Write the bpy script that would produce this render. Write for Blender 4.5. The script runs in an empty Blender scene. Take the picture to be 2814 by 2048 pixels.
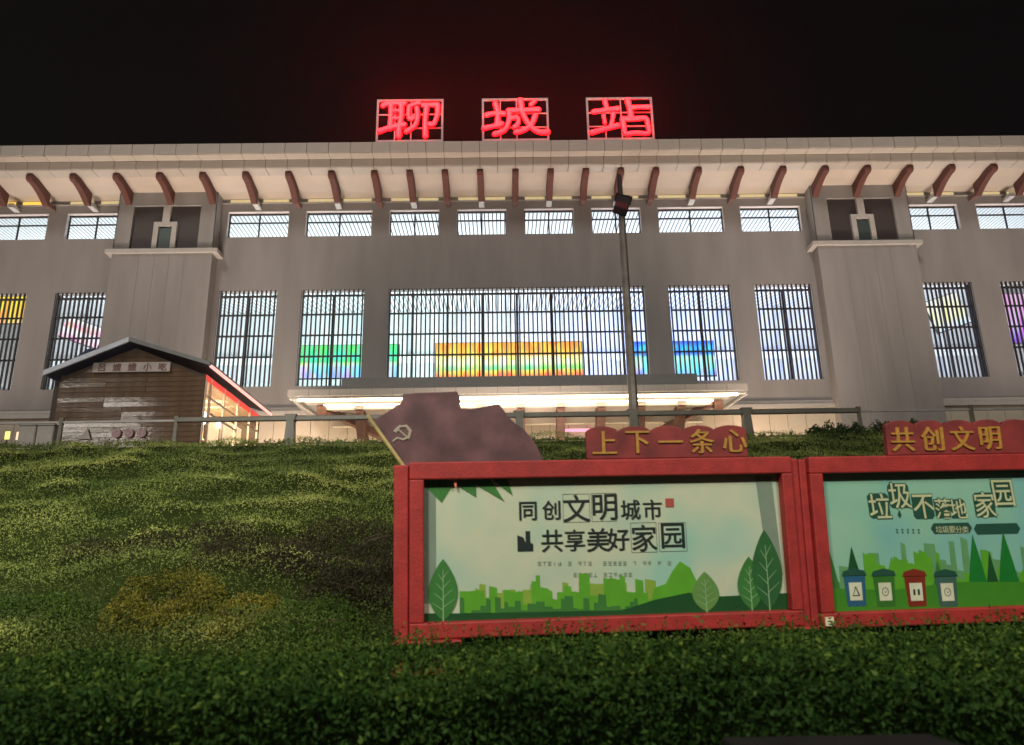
import bpy, math, random
import numpy as np
from mathutils import Vector, Matrix, Euler
random.seed(7); rng = np.random.default_rng(7)
R = math.radians
scene = bpy.context.scene
COL = scene.collection

# ------------------------------------------------------------------ camera
cam_d = bpy.data.cameras.new('camera'); cam = bpy.data.objects.new('camera', cam_d); COL.objects.link(cam)
P_, RO_, YA_ = R(16.53), R(-.9736), R(.7054)
fwd = Vector((math.sin(YA_)*math.cos(P_), math.cos(YA_)*math.cos(P_), math.sin(P_)))
rt0 = Vector((math.cos(YA_), -math.sin(YA_), 0)); up0 = rt0.cross(fwd)
rt = rt0*math.cos(RO_) + up0*math.sin(RO_); upv = -rt0*math.sin(RO_) + up0*math.cos(RO_)
cam.matrix_world = Matrix(((rt.x, upv.x, -fwd.x, 0), (rt.y, upv.y, -fwd.y, 0), (rt.z, upv.z, -fwd.z, 0), (0, 0, 0, 1)))
cam_d.sensor_width = 36; cam_d.lens = 2150.3/2814*36
cam_d.clip_start = .05; cam_d.clip_end = 2000
cam_d.dof.use_dof = True; cam_d.dof.focus_distance = 45; cam_d.dof.aperture_fstop = 2.4
scene.camera = cam
# ------------------------------------------------------------------ world, sun, exposure
w = bpy.data.worlds.new('World'); scene.world = w; w.use_nodes = True
nt = w.node_tree; nt.nodes.clear()
sky = nt.nodes.new('ShaderNodeTexSky'); sky.sky_type = 'NISHITA'; sky.sun_disc = False
sky.sun_elevation = R(2); sky.sun_rotation = R(200)
mixc = nt.nodes.new('ShaderNodeMix'); mixc.data_type = 'RGBA'; mixc.inputs[0].default_value = .993
nt.links.new(sky.outputs[0], mixc.inputs[6]); mixc.inputs[7].default_value = (.0105, .0085, .0085, 1)
bg = nt.nodes.new('ShaderNodeBackground'); bg.inputs[1].default_value = .09
wo = nt.nodes.new('ShaderNodeOutputWorld')
nt.links.new(mixc.outputs[2], bg.inputs[0]); nt.links.new(bg.outputs[0], wo.inputs[0])
sd = bpy.data.lights.new('front_fill_sun', 'SUN'); sd.energy = 1.0; sd.angle = R(14); sd.color = (1, .93, .86)  # weak sun added as broad fill light from behind the viewer
so = bpy.data.objects.new('front_fill_sun', sd); COL.objects.link(so)
so.rotation_euler = Vector((.30, .80, -.62)).to_track_quat('-Z', 'Y').to_euler()
scene.view_settings.view_transform = 'Standard'; scene.view_settings.look = 'None'
scene.view_settings.exposure = 0; scene.view_settings.gamma = 1
scene.render.engine = 'CYCLES'
scene.cycles.use_denoising = True; scene.cycles.max_bounces = 5; scene.cycles.transparent_max_bounces = 12
scene.cycles.sample_clamp_indirect = 4; scene.cycles.caustics_reflective = False; scene.cycles.caustics_refractive = False
def area(name, loc, aim, sx, sy, power, color):
    l = bpy.data.lights.new(name, 'AREA'); l.shape = 'RECTANGLE'; l.size = sx; l.size_y = sy; l.energy = power; l.color = color
    o = bpy.data.objects.new(name, l); COL.objects.link(o); o.location = loc
    o.rotation_euler = (Vector(aim)-Vector(loc)).to_track_quat('-Z', 'Y').to_euler(); return o
CX = 1.04                                      # axis of symmetry of the station
# warm floodlights standing on the plaza and grazing up the facade to the eaves
for fx in (-33, -16.5, CX, 18.5, 35):
    area('facade_floodlight', (fx, 41.2, 5.2), (fx, 48.0, 28.3), 9, 1.2, 620 if abs(fx-CX) > 9 else 400, (1, .80, .68)).data.spread = R(75)
# long unseen light added to brighten the eave fascia
area('fascia_fill', (CX, 37, 4.9), (CX, 45.6, 29.3), 70, .8, 1250, (1, .83, .70)).data.spread = R(50)
# unseen lamps added to light boards, hedge and bank; one for siding glints
area('added_lamp', (-4.5, -4.5, 8.0), (-1, 8, 0), 1.2, .5, 900, (1, .93, .80))
area('added_lamp', (5.5, -4.0, 8.0), (3, 8, 0), 1.2, .5, 760, (1, .93, .82))
area('added_lamp', (-29, 2, 13.4), (-14, 28, 6), 7, .8, 420, (1, .93, .80))
area('added_lamp', (-9.5, -3, 8.5), (-7, 15, 2.5), 1.2, .5, 600, (1, .95, .82)).data.spread = R(70)
for s_ in (-1, 1): area('tower_side_fill', (CX+s_*13.6, 47.6, 8.6), (CX+s_*20.7, 49.6, 13), .5, .5, 150, (1, .62, .45))  # lamps added to warm the tower sides next to the canopy
# warm lamps over the entrance doors, washing the cream panels
area('entrance_lamp', (CX, 46.9, 7.2), (CX, 50, 12.5), 40, .5, 1500, (1, .80, .58))
area('hall_uplight', (CX, 61, 19.5), (CX, 61, 40), 94, 17, 12200, (.93, .98, 1))
area('hall_wall_light', (CX, 54, 9.4), (CX, 72, 17), 90, 2, 9000, (.95, .97, 1))

for nm, x_, c_, p_ in (('added_green_tint', -12.4, (.25, 1, .75), 900), ('added_orange_tint', .5, (1, .72, .4), 500), ('added_blue_tint', 14.2, (.16, .30, 1), 2600)):  # coloured lights added behind the screens to tint the hall's back wall
    area(nm, (x_, 60.6, 19), (x_, 72, 20.5), 8, 2.6, p_, c_)
# ------------------------------------------------------------------ materials
MATS = {}
def hexc(r, g, b):                             # sRGB 0-255 to linear
    f = lambda c: (c/255/12.92) if c/255 <= .04045 else ((c/255+.055)/1.055)**2.4
    return (f(r), f(g), f(b))
def mat(name, col, rough=.7, metal=0, var=.12, scale=3, bump=0, bscale=40, emit=None, estr=0, spec=.5, streak=0):
    if name in MATS: return MATS[name]
    m = bpy.data.materials.new(name); m.use_nodes = True; n = m.node_tree; b = n.nodes['Principled BSDF']
    b.inputs['Roughness'].default_value = rough; b.inputs['Metallic'].default_value = metal
    b.inputs['Specular IOR Level'].default_value = spec
    tc = n.nodes.new('ShaderNodeTexCoord')
    nz = n.nodes.new('ShaderNodeTexNoise'); nz.inputs['Scale'].default_value = scale; nz.inputs['Detail'].default_value = 6
    if streak:
        mp = n.nodes.new('ShaderNodeMapping'); mp.inputs['Scale'].default_value = (1, 1, streak); n.links.new(tc.outputs['Object'], mp.inputs[0]); n.links.new(mp.outputs[0], nz.inputs['Vector'])
    else: n.links.new(tc.outputs['Object'], nz.inputs['Vector'])
    rp = n.nodes.new('ShaderNodeValToRGB')
    rp.color_ramp.elements[0].position = .3; rp.color_ramp.elements[1].position = .7
    rp.color_ramp.elements[0].color = (*[c*(1-var) for c in col], 1); rp.color_ramp.elements[1].color = (*[min(1, c*(1+var)) for c in col], 1)
    n.links.new(nz.outputs['Fac'], rp.inputs[0]); n.links.new(rp.outputs[0], b.inputs['Base Color'])
    if bump:
        n2 = n.nodes.new('ShaderNodeTexNoise'); n2.inputs['Scale'].default_value = bscale; n2.inputs['Detail'].default_value = 4
        n.links.new(tc.outputs['Object'], n2.inputs['Vector'])
        bp = n.nodes.new('ShaderNodeBump'); bp.inputs['Strength'].default_value = bump; bp.inputs['Distance'].default_value = .02
        n.links.new(n2.outputs['Fac'], bp.inputs['Height']); n.links.new(bp.outputs[0], b.inputs['Normal'])
    if emit:
        b.inputs['Emission Color'].default_value = (*emit, 1); b.inputs['Emission Strength'].default_value = estr
    MATS[name] = m; return m
def leafmat(name, c0, c1, c2, rough=.55):
    m = bpy.data.materials.new(name); m.use_nodes = True; n = m.node_tree; b = n.nodes['Principled BSDF']
    b.inputs['Roughness'].default_value = rough; b.inputs['Specular IOR Level'].default_value = .12
    at = n.nodes.new('ShaderNodeAttribute'); at.attribute_name = 'tint'
    rp = n.nodes.new('ShaderNodeValToRGB'); e = rp.color_ramp.elements
    e[0].color = (*c0, 1); e[1].color = (*c2, 1); x = e.new(.5); x.color = (*c1, 1)
    n.links.new(at.outputs['Fac'], rp.inputs[0]); n.links.new(rp.outputs[0], b.inputs['Base Color'])
    MATS[name] = m; return m
def screenmat(name, bands, noise, strength):
    """an LED screen: vertical colour bands broken up by coloured motifs"""
    m = bpy.data.materials.new(name); m.use_nodes = True; n = m.node_tree; b = n.nodes['Principled BSDF']
    b.inputs['Base Color'].default_value = (.02, .02, .02, 1)
    tc = n.nodes.new('ShaderNodeTexCoord'); sp = n.nodes.new('ShaderNodeSeparateXYZ'); n.links.new(tc.outputs['Generated'], sp.inputs[0])
    rp = n.nodes.new('ShaderNodeValToRGB'); e = rp.color_ramp.elements; rp.color_ramp.interpolation = 'EASE'
    e[0].position = bands[0][0]; e[0].color = (*bands[0][1], 1); e[1].position = bands[-1][0]; e[1].color = (*bands[-1][1], 1)
    for p, c in bands[1:-1]: q = e.new(p); q.color = (*c, 1)
    n.links.new(sp.outputs['Z'], rp.inputs[0])
    vz = n.nodes.new('ShaderNodeTexVoronoi'); vz.inputs['Scale'].default_value = noise; mp = n.nodes.new('ShaderNodeMapping'); mp.inputs['Scale'].default_value = (1.6, 1, .55); n.links.new(tc.outputs['Object'], mp.inputs[0]); n.links.new(mp.outputs[0], vz.inputs['Vector'])
    mx = n.nodes.new('ShaderNodeMix'); mx.data_type = 'RGBA'; mx.inputs[0].default_value = .55; mx.blend_type = 'OVERLAY'
    n.links.new(rp.outputs[0], mx.inputs[6]); n.links.new(vz.outputs['Color'], mx.inputs[7])
    n.links.new(mx.outputs[2], b.inputs['Emission Color']); b.inputs['Emission Strength'].default_value = strength
    MATS[name] = m; return m
def glassmat(name, col=(.9, .95, 1), gl=.07):
    m = bpy.data.materials.new(name); m.use_nodes = True; n = m.node_tree; n.nodes.clear()
    o = n.nodes.new('ShaderNodeOutputMaterial'); t = n.nodes.new('ShaderNodeBsdfTransparent'); t.inputs[0].default_value = (*col, 1)
    g = n.nodes.new('ShaderNodeBsdfGlossy'); g.inputs['Roughness'].default_value = .05
    x = n.nodes.new('ShaderNodeMixShader'); x.inputs[0].default_value = gl
    n.links.new(t.outputs[0], x.inputs[1]); n.links.new(g.outputs[0], x.inputs[2]); n.links.new(x.outputs[0], o.inputs[0])
    MATS[name] = m; return m

WALL = mat('wall_stone', (.295, .278, .266), .85, var=.11, scale=.9, bump=.15, bscale=25, streak=.18)
WALL2 = mat('tower_stone', (.32, .30, .282), .85, var=.12, scale=1.3, bump=.15, bscale=25, streak=.12)
FASC = mat('fascia_panel', (.50, .45, .39), .6, var=.08, scale=.7)
SOFF = mat('soffit_panel', (.56, .48, .40), .7, var=.06, scale=.5)
JOINT = mat('dark_joint', (.05, .045, .04), .9)
BRK = mat('oxide_red_bracket', (.12, .038, .025), .7, var=.25, scale=6)
TRIM = mat('pale_trim', (.5, .47, .43), .6, var=.06)
LITREV = mat('lit_reveal_pale', (.68, .62, .58), .6, var=.05)  # window light on the reveals, put into a pale colour
FRAME = mat('dark_bronze_frame', (.025, .018, .015), .5)
SLAT = mat('dark_slat', (.035, .022, .018), .55)
SLATF = mat('lit_slat', (.3, .24, .19), .6)
NICHE = mat('niche_panel', (.055, .042, .04), .6, var=.2, scale=8)
GLASS = glassmat('window_glass', (.95, .98, 1), .04)
CEIL = mat('hall_ceiling', (.80, .83, .84), .8, var=.02)
CEILG = mat('ceiling_gap', (.04, .045, .05), .9)
HALL = mat('hall_wall', (.68, .7, .72), .8, var=.1, scale=.4)
STRIPW = mat('warm_led_strip', (.8, .7, .5), .5, emit=(1, .80, .52), estr=18)
GLOWY = mat('yellow_recess_glow', (.5, .4, .2), .5, emit=(1, .84, .45), estr=.5)  # glow of the lit recess put into a band on the wall
GLOWO = mat('amber_recess_glow', (.5, .4, .2), .5, emit=(1, .60, .06), estr=1.2)
CREAM = mat('cream_tile', (.62, .54, .42), .5, var=.05, scale=.8)
RED = mat('red_frame_paint', (.34, .024, .020), .6, var=.2, scale=7, bump=.2, bscale=45)
RED2 = mat('red_header_paint', (.20, .024, .021), .65, var=.35, scale=5)
GOLD = mat('gold_lettering', (.42, .22, .035), .5, var=.2, scale=20)
NEON = mat('neon_red', (.8, .05, .05), .4, emit=(1, .004, .008), estr=5)
NEONC = mat('neon_pink_core', (.8, .2, .2), .4, emit=(1, .0075, .012), estr=10)
FRW = mat('pale_steel', (.8, .7, .7), .5, metal=0)
MAST = mat('mast_metal', (.24, .21, .18), .45, metal=.3, var=.3, scale=3)
MASTD = mat('mast_dark', (.03, .025, .028), .5)
RAIL = mat('rail_paint', (.105, .10, .075), .5, var=.2)
PLANK = mat('kiosk_siding', (.125, .075, .045), .12, var=.35, scale=2.5, bump=.12, bscale=6)
ROOFB = mat('kiosk_roof', (.06, .075, .16), .5, var=.3, scale=5)
BARGE = mat('barge_board', (.62, .66, .74), .5)
SIGNB = mat('sign_board_white', (.42, .36, .33), .6, var=.12)
SIGNT = mat('sign_text_red', (.14, .05, .05), .6)
KINT = mat('kiosk_interior', (.75, .62, .45), .7, var=.15)
KFR = mat('kiosk_glazing_bar', (.75, .6, .48), .5)
KRED = mat('kiosk_red_band', (.7, .05, .04), .5, emit=(1, .05, .04), estr=.7)
KPINK = mat('kiosk_eave_strip', (.8, .4, .35), .5, emit=(1, .42, .36), estr=1.5)
LAMPW = mat('white_lamp', (.9, .9, .9), .4, emit=(1, 1, .95), estr=5)
LAMPY = mat('yellow_lamp', (.9, .9, .3), .4, emit=(.85, .9, .2), estr=1.0)
LAMPP = mat('peach_lamp', (.9, .7, .5), .4, emit=(1, .62, .38), estr=1.0)
SOIL = mat('slope_soil', (.022, .032, .008), 1, var=.35, scale=1.2, bump=.6, bscale=8, spec=0)
ASPH = mat('asphalt', (.05, .05, .05), .9, var=.2, scale=6, bump=.4, bscale=90)
PAVE = mat('plaza_stone', (.25, .23, .21), .8, var=.1)
KERB = mat('kerb_stone', (.010, .010, .009), .95, var=.3, scale=5, spec=.1)
ROOFG = mat('canopy_roof', (.22, .22, .21), .6, var=.08)
CONC = mat('cabinet_grey', (.30, .28, .26), .7, var=.15)

# ------------------------------------------------------------------ geometry helpers
class MB:
    def __init__(s): s.v = []; s.f = []
    def add(s, vs, fs):
        n = len(s.v); s.v += [tuple(p) for p in vs]; s.f += [tuple(i+n for i in f) for f in fs]; return s
    def box(s, x0, x1, y0, y1, z0, z1):
        return s.add([(x0, y0, z0), (x1, y0, z0), (x1, y1, z0), (x0, y1, z0), (x0, y0, z1), (x1, y0, z1), (x1, y1, z1), (x0, y1, z1)],
                     [(0, 3, 2, 1), (4, 5, 6, 7), (0, 1, 5, 4), (1, 2, 6, 5), (2, 3, 7, 6), (3, 0, 4, 7)])
    def prism_x(s, prof, x0, x1):              # closed (y,z) profile extruded along x
        n = len(prof)
        return s.add([(x0, y, z) for y, z in prof]+[(x1, y, z) for y, z in prof],
                     [tuple(range(n))[::-1], tuple(range(n, 2*n))]+[(i, (i+1) % n, n+(i+1) % n, n+i) for i in range(n)])
    def prism_y(s, prof, y0, y1):              # closed (x,z) profile extruded along y
        n = len(prof)
        return s.add([(x, y0, z) for x, z in prof]+[(x, y1, z) for x, z in prof],
                     [tuple(range(n)), tuple(range(n, 2*n))[::-1]]+[(i, n+i, n+(i+1) % n, (i+1) % n) for i in range(n)])
    def tube(s, pts, rad, n=8, flat=1.0, caps=True):
        """round tube along 3-D points with a radius per point (front-back flattened by flat); rounded ends"""
        pts = [Vector(p) for p in pts]; rad = [rad]*len(pts) if not hasattr(rad, '__len__') else list(rad)
        if caps:
            a, b = (pts[0]-pts[1]).normalized(), (pts[-1]-pts[-2]).normalized()
            P = []; Q = []
            for c, k in ((1, .06), (.86, .5), (.5, .86)): P.append(pts[0]+a*rad[0]*c); Q.append(rad[0]*k)
            E = []; G = []
            for c, k in ((.5, .86), (.86, .5), (1, .06)): E.append(pts[-1]+b*rad[-1]*c); G.append(rad[-1]*k)
            pts = P+pts+E; rad = Q+rad+G
        vs = []; fs = []
        for i, p in enumerate(pts):
            d = (pts[min(i+1, len(pts)-1)]-pts[max(i-1, 0)]).normalized()
            ref = Vector((0, 1, 0)) if abs(d.y) < .95 else Vector((1, 0, 0))
            u = d.cross(ref).normalized(); w_ = u.cross(d).normalized()
            for k in range(n):
                t = 2*math.pi*k/n; vs.append(p+u*rad[i]*math.cos(t)+w_*rad[i]*flat*math.sin(t))
        for i in range(len(pts)-1):
            for k in range(n):
                a0 = i*n+k; b0 = i*n+(k+1) % n; fs.append((a0, b0, b0+n, a0+n))
        fs += [tuple(range(n))[::-1], tuple(range((len(pts)-1)*n, len(pts)*n))]
        return s.add(vs, fs)
    def mesh(s, name, m):
        me = bpy.data.meshes.new(name); me.from_pydata(s.v, [], s.f)
        if m: me.materials.append(m)
        me.validate(); me.update(); return me
    def build(s, name, m, parent=None, loc=None, smooth=False, kind=None, label=None):
        me = s.mesh(name, m)
        if smooth: me.shade_smooth()
        return link(name, me, parent, loc, kind, label)
def link(name, me, parent=None, loc=None, kind=None, label=None):
    o = bpy.data.objects.new(name, me); COL.objects.link(o)
    if parent: o.parent = parent
    if loc: o.location = loc
    if kind: o['kind'] = kind
    if label: o['label'] = label
    return o
def thing(name, label, cat, loc=(0, 0, 0), group=None):
    o = bpy.data.objects.new(name, None); COL.objects.link(o); o.location = loc; o.empty_display_size = .3
    o['label'] = label; o['category'] = cat
    if group: o['group'] = group
    return o
def tag(o, label, cat, group=None):
    o['label'] = label; o['category'] = cat
    if group: o['group'] = group
    return o
BOXC = {}
def boxpart(name, m, parent, x0, x1, y0, y1, z0, z1, label=None):
    """a box part that shares its mesh with every box part of the same size and material"""
    key = (name, m.name, round(x1-x0, 3), round(y1-y0, 3), round(z1-z0, 3))
    if key not in BOXC: BOXC[key] = MB().box(0, x1-x0, 0, y1-y0, 0, z1-z0).mesh(name, m)
    return link(name, BOXC[key], parent, (x0, y0, z0), None, label)
def bevel(o, wdt=.02, seg=2):
    b = o.modifiers.new('bevel', 'BEVEL'); b.width = wdt; b.segments = seg; b.limit_method = 'ANGLE'; return o
def text_mesh(s, size, ext=.01, off=0, res=3):
    cu = bpy.data.curves.new('text', 'FONT'); cu.body = s; cu.size = size; cu.extrude = ext; cu.offset = off
    cu.align_x = 'CENTER'; cu.align_y = 'CENTER'; cu.resolution_u = res
    o = bpy.data.objects.new('text', cu); COL.objects.link(o); bpy.context.view_layer.update()
    me = bpy.data.meshes.new_from_object(o.evaluated_get(bpy.context.evaluated_depsgraph_get()))
    bpy.data.objects.remove(o); 
    xs = [v.co.x for v in me.vertices]; ys = [v.co.y for v in me.vertices]
    cx = (min(xs)+max(xs))/2; cy = (min(ys)+max(ys))/2
    for v in me.vertices:                      # stand it up: x right, z up, front towards -y
        x, y, z = v.co; v.co = (x-cx, -z, y-cy)
    me.update(); return me
def glyph(name, ch, x, z, size, y, m, parent, ext=.008, off=0, sx=1, sz=1, slant=0):
    me = text_mesh(ch, size, ext, off); me.materials.clear(); me.materials.append(m)
    for v in me.vertices: v.co.x = v.co.x*sx+slant*v.co.z; v.co.z *= sz
    return link(name, me, parent, (x, y, z))

# ------------------------------------------------------------------ ground
g = MB()
g.add([(-600, -300, -1.6), (600, -300, -1.6), (600, 3.0, -1.6), (-600, 3.0, -1.6)], [(0, 1, 2, 3)])
g.build('road', ASPH, kind='structure')
def slope_z(x, y):
    """terrain height: bed behind the kerb, bank, plaza"""
    if y < 3.2: return -1.5
    if y < 7.2: return -1.45+(y-3.2)/4*1.0
    if y < 20.8:
        t = (y-7.2)/13.6
        b = -.45+4.67*t
        b += .07*math.sin(x*.53+y*.31)*math.sin(t*math.pi)+.05*math.sin(x*1.7-y*.9+2*math.sin(x*.4))*math.sin(t*math.pi)
        b += .22*math.exp(-((x+2.9)/1.6)**2-((y-9.3)/1.0)**2)          # low hummock under the golden shrubs
        b -= .25*math.exp(-((x+1.3)/1.5)**2-((y-10.0)/1.0)**2)
        return b
    return 4.22
ys = [3.0, 3.2]+list(np.arange(3.8, 20.9, .35))+[20.8, 21.4, 24, 30, 40]
ys = sorted(set(round(float(v), 3) for v in ys)); xs = list(np.arange(-60, 62, .8))
vs = [(x, y, slope_z(x, y)) for y in ys for x in xs]; nx = len(xs)
fs = [(j*nx+i, j*nx+i+1, (j+1)*nx+i+1, (j+1)*nx+i) for j in range(len(ys)-1) for i in range(nx-1)]
MB().add(vs, fs).build('embankment', SOIL, kind='structure', smooth=True)
MB().box(-80, 80, 22.6, 49.8, 4.1, 4.42).build('plaza', PAVE, kind='structure')
MB().box(-80, 80, 2.8, 3.0, -1.6, -1.45).build('kerb', KERB, kind='structure')
MB().add([(-600, 72, 4.2), (600, 72, 4.2), (600, 1200, 4.2), (-600, 1200, 4.2), (-600, 40, 4.2), (-60, 40, 4.2), (-60, 72, 4.2),
          (60, 72, 4.2), (60, 40, 4.2), (600, 40, 4.2)], [(0, 1, 2, 3), (4, 5, 6, 0), (8, 9, 1, 7)]).build('ground', ASPH, kind='structure')

# ------------------------------------------------------------------ station building
st = thing('station_building', 'long stone railway station with deep lit eaves, two towers and glowing louvred windows', 'station', (CX, 50, 4.5))
st_inv = Vector((-CX, -50, -4.5))
class Off:                                     # parts keep world numbers; the parent sits at the base of the facade
    pass
def P(o):
    o.parent = st; o.location = Vector(o.location)+st_inv; return o
def sbox(name, m, x0, x1, y0, y1, z0, z1, label=None): return P(boxpart(name, m, None, x0, x1, y0, y1, z0, z1, label))
XL, XR = CX-46, CX+46
# openings
def mir(a, b): return [(a, b), (2*CX-b, 2*CX-a)]
UPW = [(CX+4.76*k-1.77, CX+4.76*k+1.77) for k in (-1.5, -.5, .5, 1.5)]
for a, b in ((10.12, 14.80), (15.98, 20.30), (27.6, 31.6), (32.9, 37.3), (38.9, 43.3)): UPW += mir(CX+a, CX+b)
LOW = [(CX-8.83, CX+8.83)]
for a, b in ((10.42, 14.78), (16.42, 20.4), (27.3, 31.55), (33.5, 37.8)): LOW += mir(CX+a, CX+b)
ZU0, ZU1, ZL0, ZL1 = 25.0, 27.0, 14.1, 20.95
def wall_holes(mb, x0, x1, z0, z1, holes, y, th):
    xs = sorted({x0, x1, *[h[0] for h in holes], *[h[1] for h in holes]}); zs = sorted({z0, z1, *[h[2] for h in holes], *[h[3] for h in holes]})
    hole = lambda xm, zm: any(h[0] < xm < h[1] and h[2] < zm < h[3] for h in holes)
    for i in range(len(xs)-1):
        for j in range(len(zs)-1):
            a, b, c, d = xs[i], xs[i+1], zs[j], zs[j+1]
            if not hole((a+b)/2, (c+d)/2):
                mb.add([(a, y, c), (b, y, c), (b, y, d), (a, y, d)], [(0, 1, 2, 3)])
                mb.add([(a, y+th, c), (b, y+th, c), (b, y+th, d), (a, y+th, d)], [(3, 2, 1, 0)])
    for a, b, c, d in holes:
        mb.add([(a, y, c), (b, y, c), (b, y, d), (a, y, d), (a, y+th, c), (b, y+th, c), (b, y+th, d), (a, y+th, d)],
               [(0, 1, 5, 4), (1, 2, 6, 5), (2, 3, 7, 6), (3, 0, 4, 7)])
holes = [(a, b, ZU0, ZU1) for a, b in UPW]+[(a, b, ZL0, ZL1) for a, b in LOW]
mb = MB(); wall_holes(mb, XL, XR, 12.62, 27.58, holes, 50, .55)
P(mb.build('facade_wall', WALL, None))
P(MB().box(XL, XR, 50.0, 50.55, 4.3, 12.10).build('ground_floor_wall', JOINT))
P(MB().box(XL, XR, 49.72, 50.55, 12.10, 12.36).box(XL, XR, 49.86, 50.55, 12.36, 12.62).build('cornice', TRIM))
P(MB().box(XL, XR, 49.93, 50.5, 27.58, 27.66).build('eave_ledge', TRIM))
P(MB().box(XL, XR, 50.02, 50.55, 27.66, 28.1).build('eave_wall', WALL))
# cream cladding of the ground floor, one panel each
x = XL; 
while x < XR-.1:
    if not (-26.4 < x < -20.0 or 21.4 < x < 28):
        for z in (8.4, 10.3): sbox('cladding_panel', CREAM, x+.015, x+1.185, 49.93, 49.999, z, z+1.77)
    x += 1.2
# roof body and the hall behind the facade
P(MB().box(XL, XR, 46.6, 76, 29.0, 29.68).build('roof_slab', ROOFG))
P(MB().box(XL-.4, XL, 46, 76, 4.3, 29.0).box(XR, XR+.4, 46, 76, 4.3, 29.0).build('end_wall', WALL))
P(MB().box(XL, XR, 72, 72.4, 4.3, 29.0).build('hall_back_wall', HALL))
P(MB().box(XL, XR, 50.6, 72, 8.6, 8.9).build('hall_floor', HALL))
P(MB().box(XL, XR, 50.57, 72, 27.72, 27.9).build('hall_ceiling', CEILG))
mb = MB(); x = XL
while x < XR: mb.box(x, x+.215, 50.6, 72, 27.692, 27.715); x += .30
P(mb.build('ceiling_slats', CEIL, kind='stuff'))
# beams and recessed bays of the hall seen through the glass
for k in range(-9, 10):
    sbox('hall_beam', HALL, CX+k*5.2-.2, CX+k*5.2+.2, 71.4, 71.99, 8.9, 27.5)
for z in (13.0, 17.6, 22.2): sbox('hall_gallery_band', CEIL, XL, XR, 71.0, 71.39, z, z+.7)

# eaves: three stepped rows of metal panels, coved soffit and red brackets
BX = [CX+2.385*k for k in range(-4, 5)]
for k in range(1, 14):
    BX += [CX-9.54-2.885*k, CX+9.54+2.885*k]
BX = sorted(b for b in BX if XL < b < XR)
edges = []
for a, b in zip(BX[:-1], BX[1:]): edges += [a, (a+b)/2]
edges.append(BX[-1])
P(MB().box(XL, XR, 45.76, 46.6, 29.0, 29.70).box(XL, XR, 46.51, 50.5, 28.36, 28.98).build('eave_backing', JOINT))
g_ = .018
for a, b in zip(edges[:-1], edges[1:]):
    dz = random.uniform(-.006, .006)
    sbox('fascia_panel', FASC, a+g_, b-g_, 45.70+dz, 45.75+dz, 28.97, 29.72)
    sbox('underside_panel', FASC, a+g_, b-g_, 45.76, 46.45, 28.925, 28.965)
    sbox('lower_fascia_panel', FASC, a+g_, b-g_, 46.45, 46.50, 28.33, 28.90)
    sbox('lower_underside_panel', FASC, a+g_, b-g_, 46.51, 47.44, 28.30, 28.345)
for a, b in zip(BX[:-1], BX[1:]):
    key = round(b-a, 3)
    o = MB().prism_x([(47.46, 28.32), (47.46, 28.35), (50.5, 28.1), (50.0, 27.96), (49.1, 27.99), (48.2, 28.12)], a+.01, b-.01).build('soffit_panel', SOFF)
    P(o)
bprof = [(46.80, 28.29), (46.74, 28.02), (46.80, 27.84), (46.95, 27.76), (47.2, 27.78), (47.6, 27.70), (48.1, 27.52), (48.6, 27.28), (48.95, 27.06), (49.1, 27.04), (49.1, 28.02), (48.2, 28.18), (47.46, 28.29)]
tail = bevel(MB().prism_x([(49.11, 27.08), (49.99, 27.16), (49.99, 27.34), (49.11, 27.42)], -.17, .17).build('bracket_tail', mat('bracket_tail_red', (.2, .11, .09), .7)), .03)
P(tail); tail.location = Vector((BX[0], 0, 0))+st_inv
for i_, bx in enumerate(BX[1:]):
    if all(abs((a_+b_)/2-bx) > .6 for a_, b_ in UPW): c = tail.copy(); COL.objects.link(c); c.location = Vector((bx, 0, 0))+st_inv
bme = bevel(MB().prism_x(bprof, -.21, .21).build('eave_bracket', BRK), .05, 3)
P(bme); bme.location = Vector((BX[0], 0, 0))+st_inv
for bx in BX[1:]:
    c = bme.copy(); COL.objects.link(c); c.location = Vector((bx, 0, 0))+st_inv
for a, b in UPW:                               # glowing band put in for the lit recess above each upper window and the pale shoe of the bracket over it
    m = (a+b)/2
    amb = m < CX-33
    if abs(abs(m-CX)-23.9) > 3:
        P(MB().box(a+.1, m-.26, 49.96, 50.015, 27.70, 27.90).build('recess_glow', GLOWO if amb else GLOWY))
        P(MB().box(m+.26, b-.1, 49.96, 50.015, 27.70, 27.90).build('recess_glow', GLOWO if amb else GLOWY))
        P(MB().prism_x([(49.11, 27.06), (49.98, 27.06), (49.98, 27.25), (49.11, 27.36)], m-.19, m+.19).build('bracket_shoe', TRIM))

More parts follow.
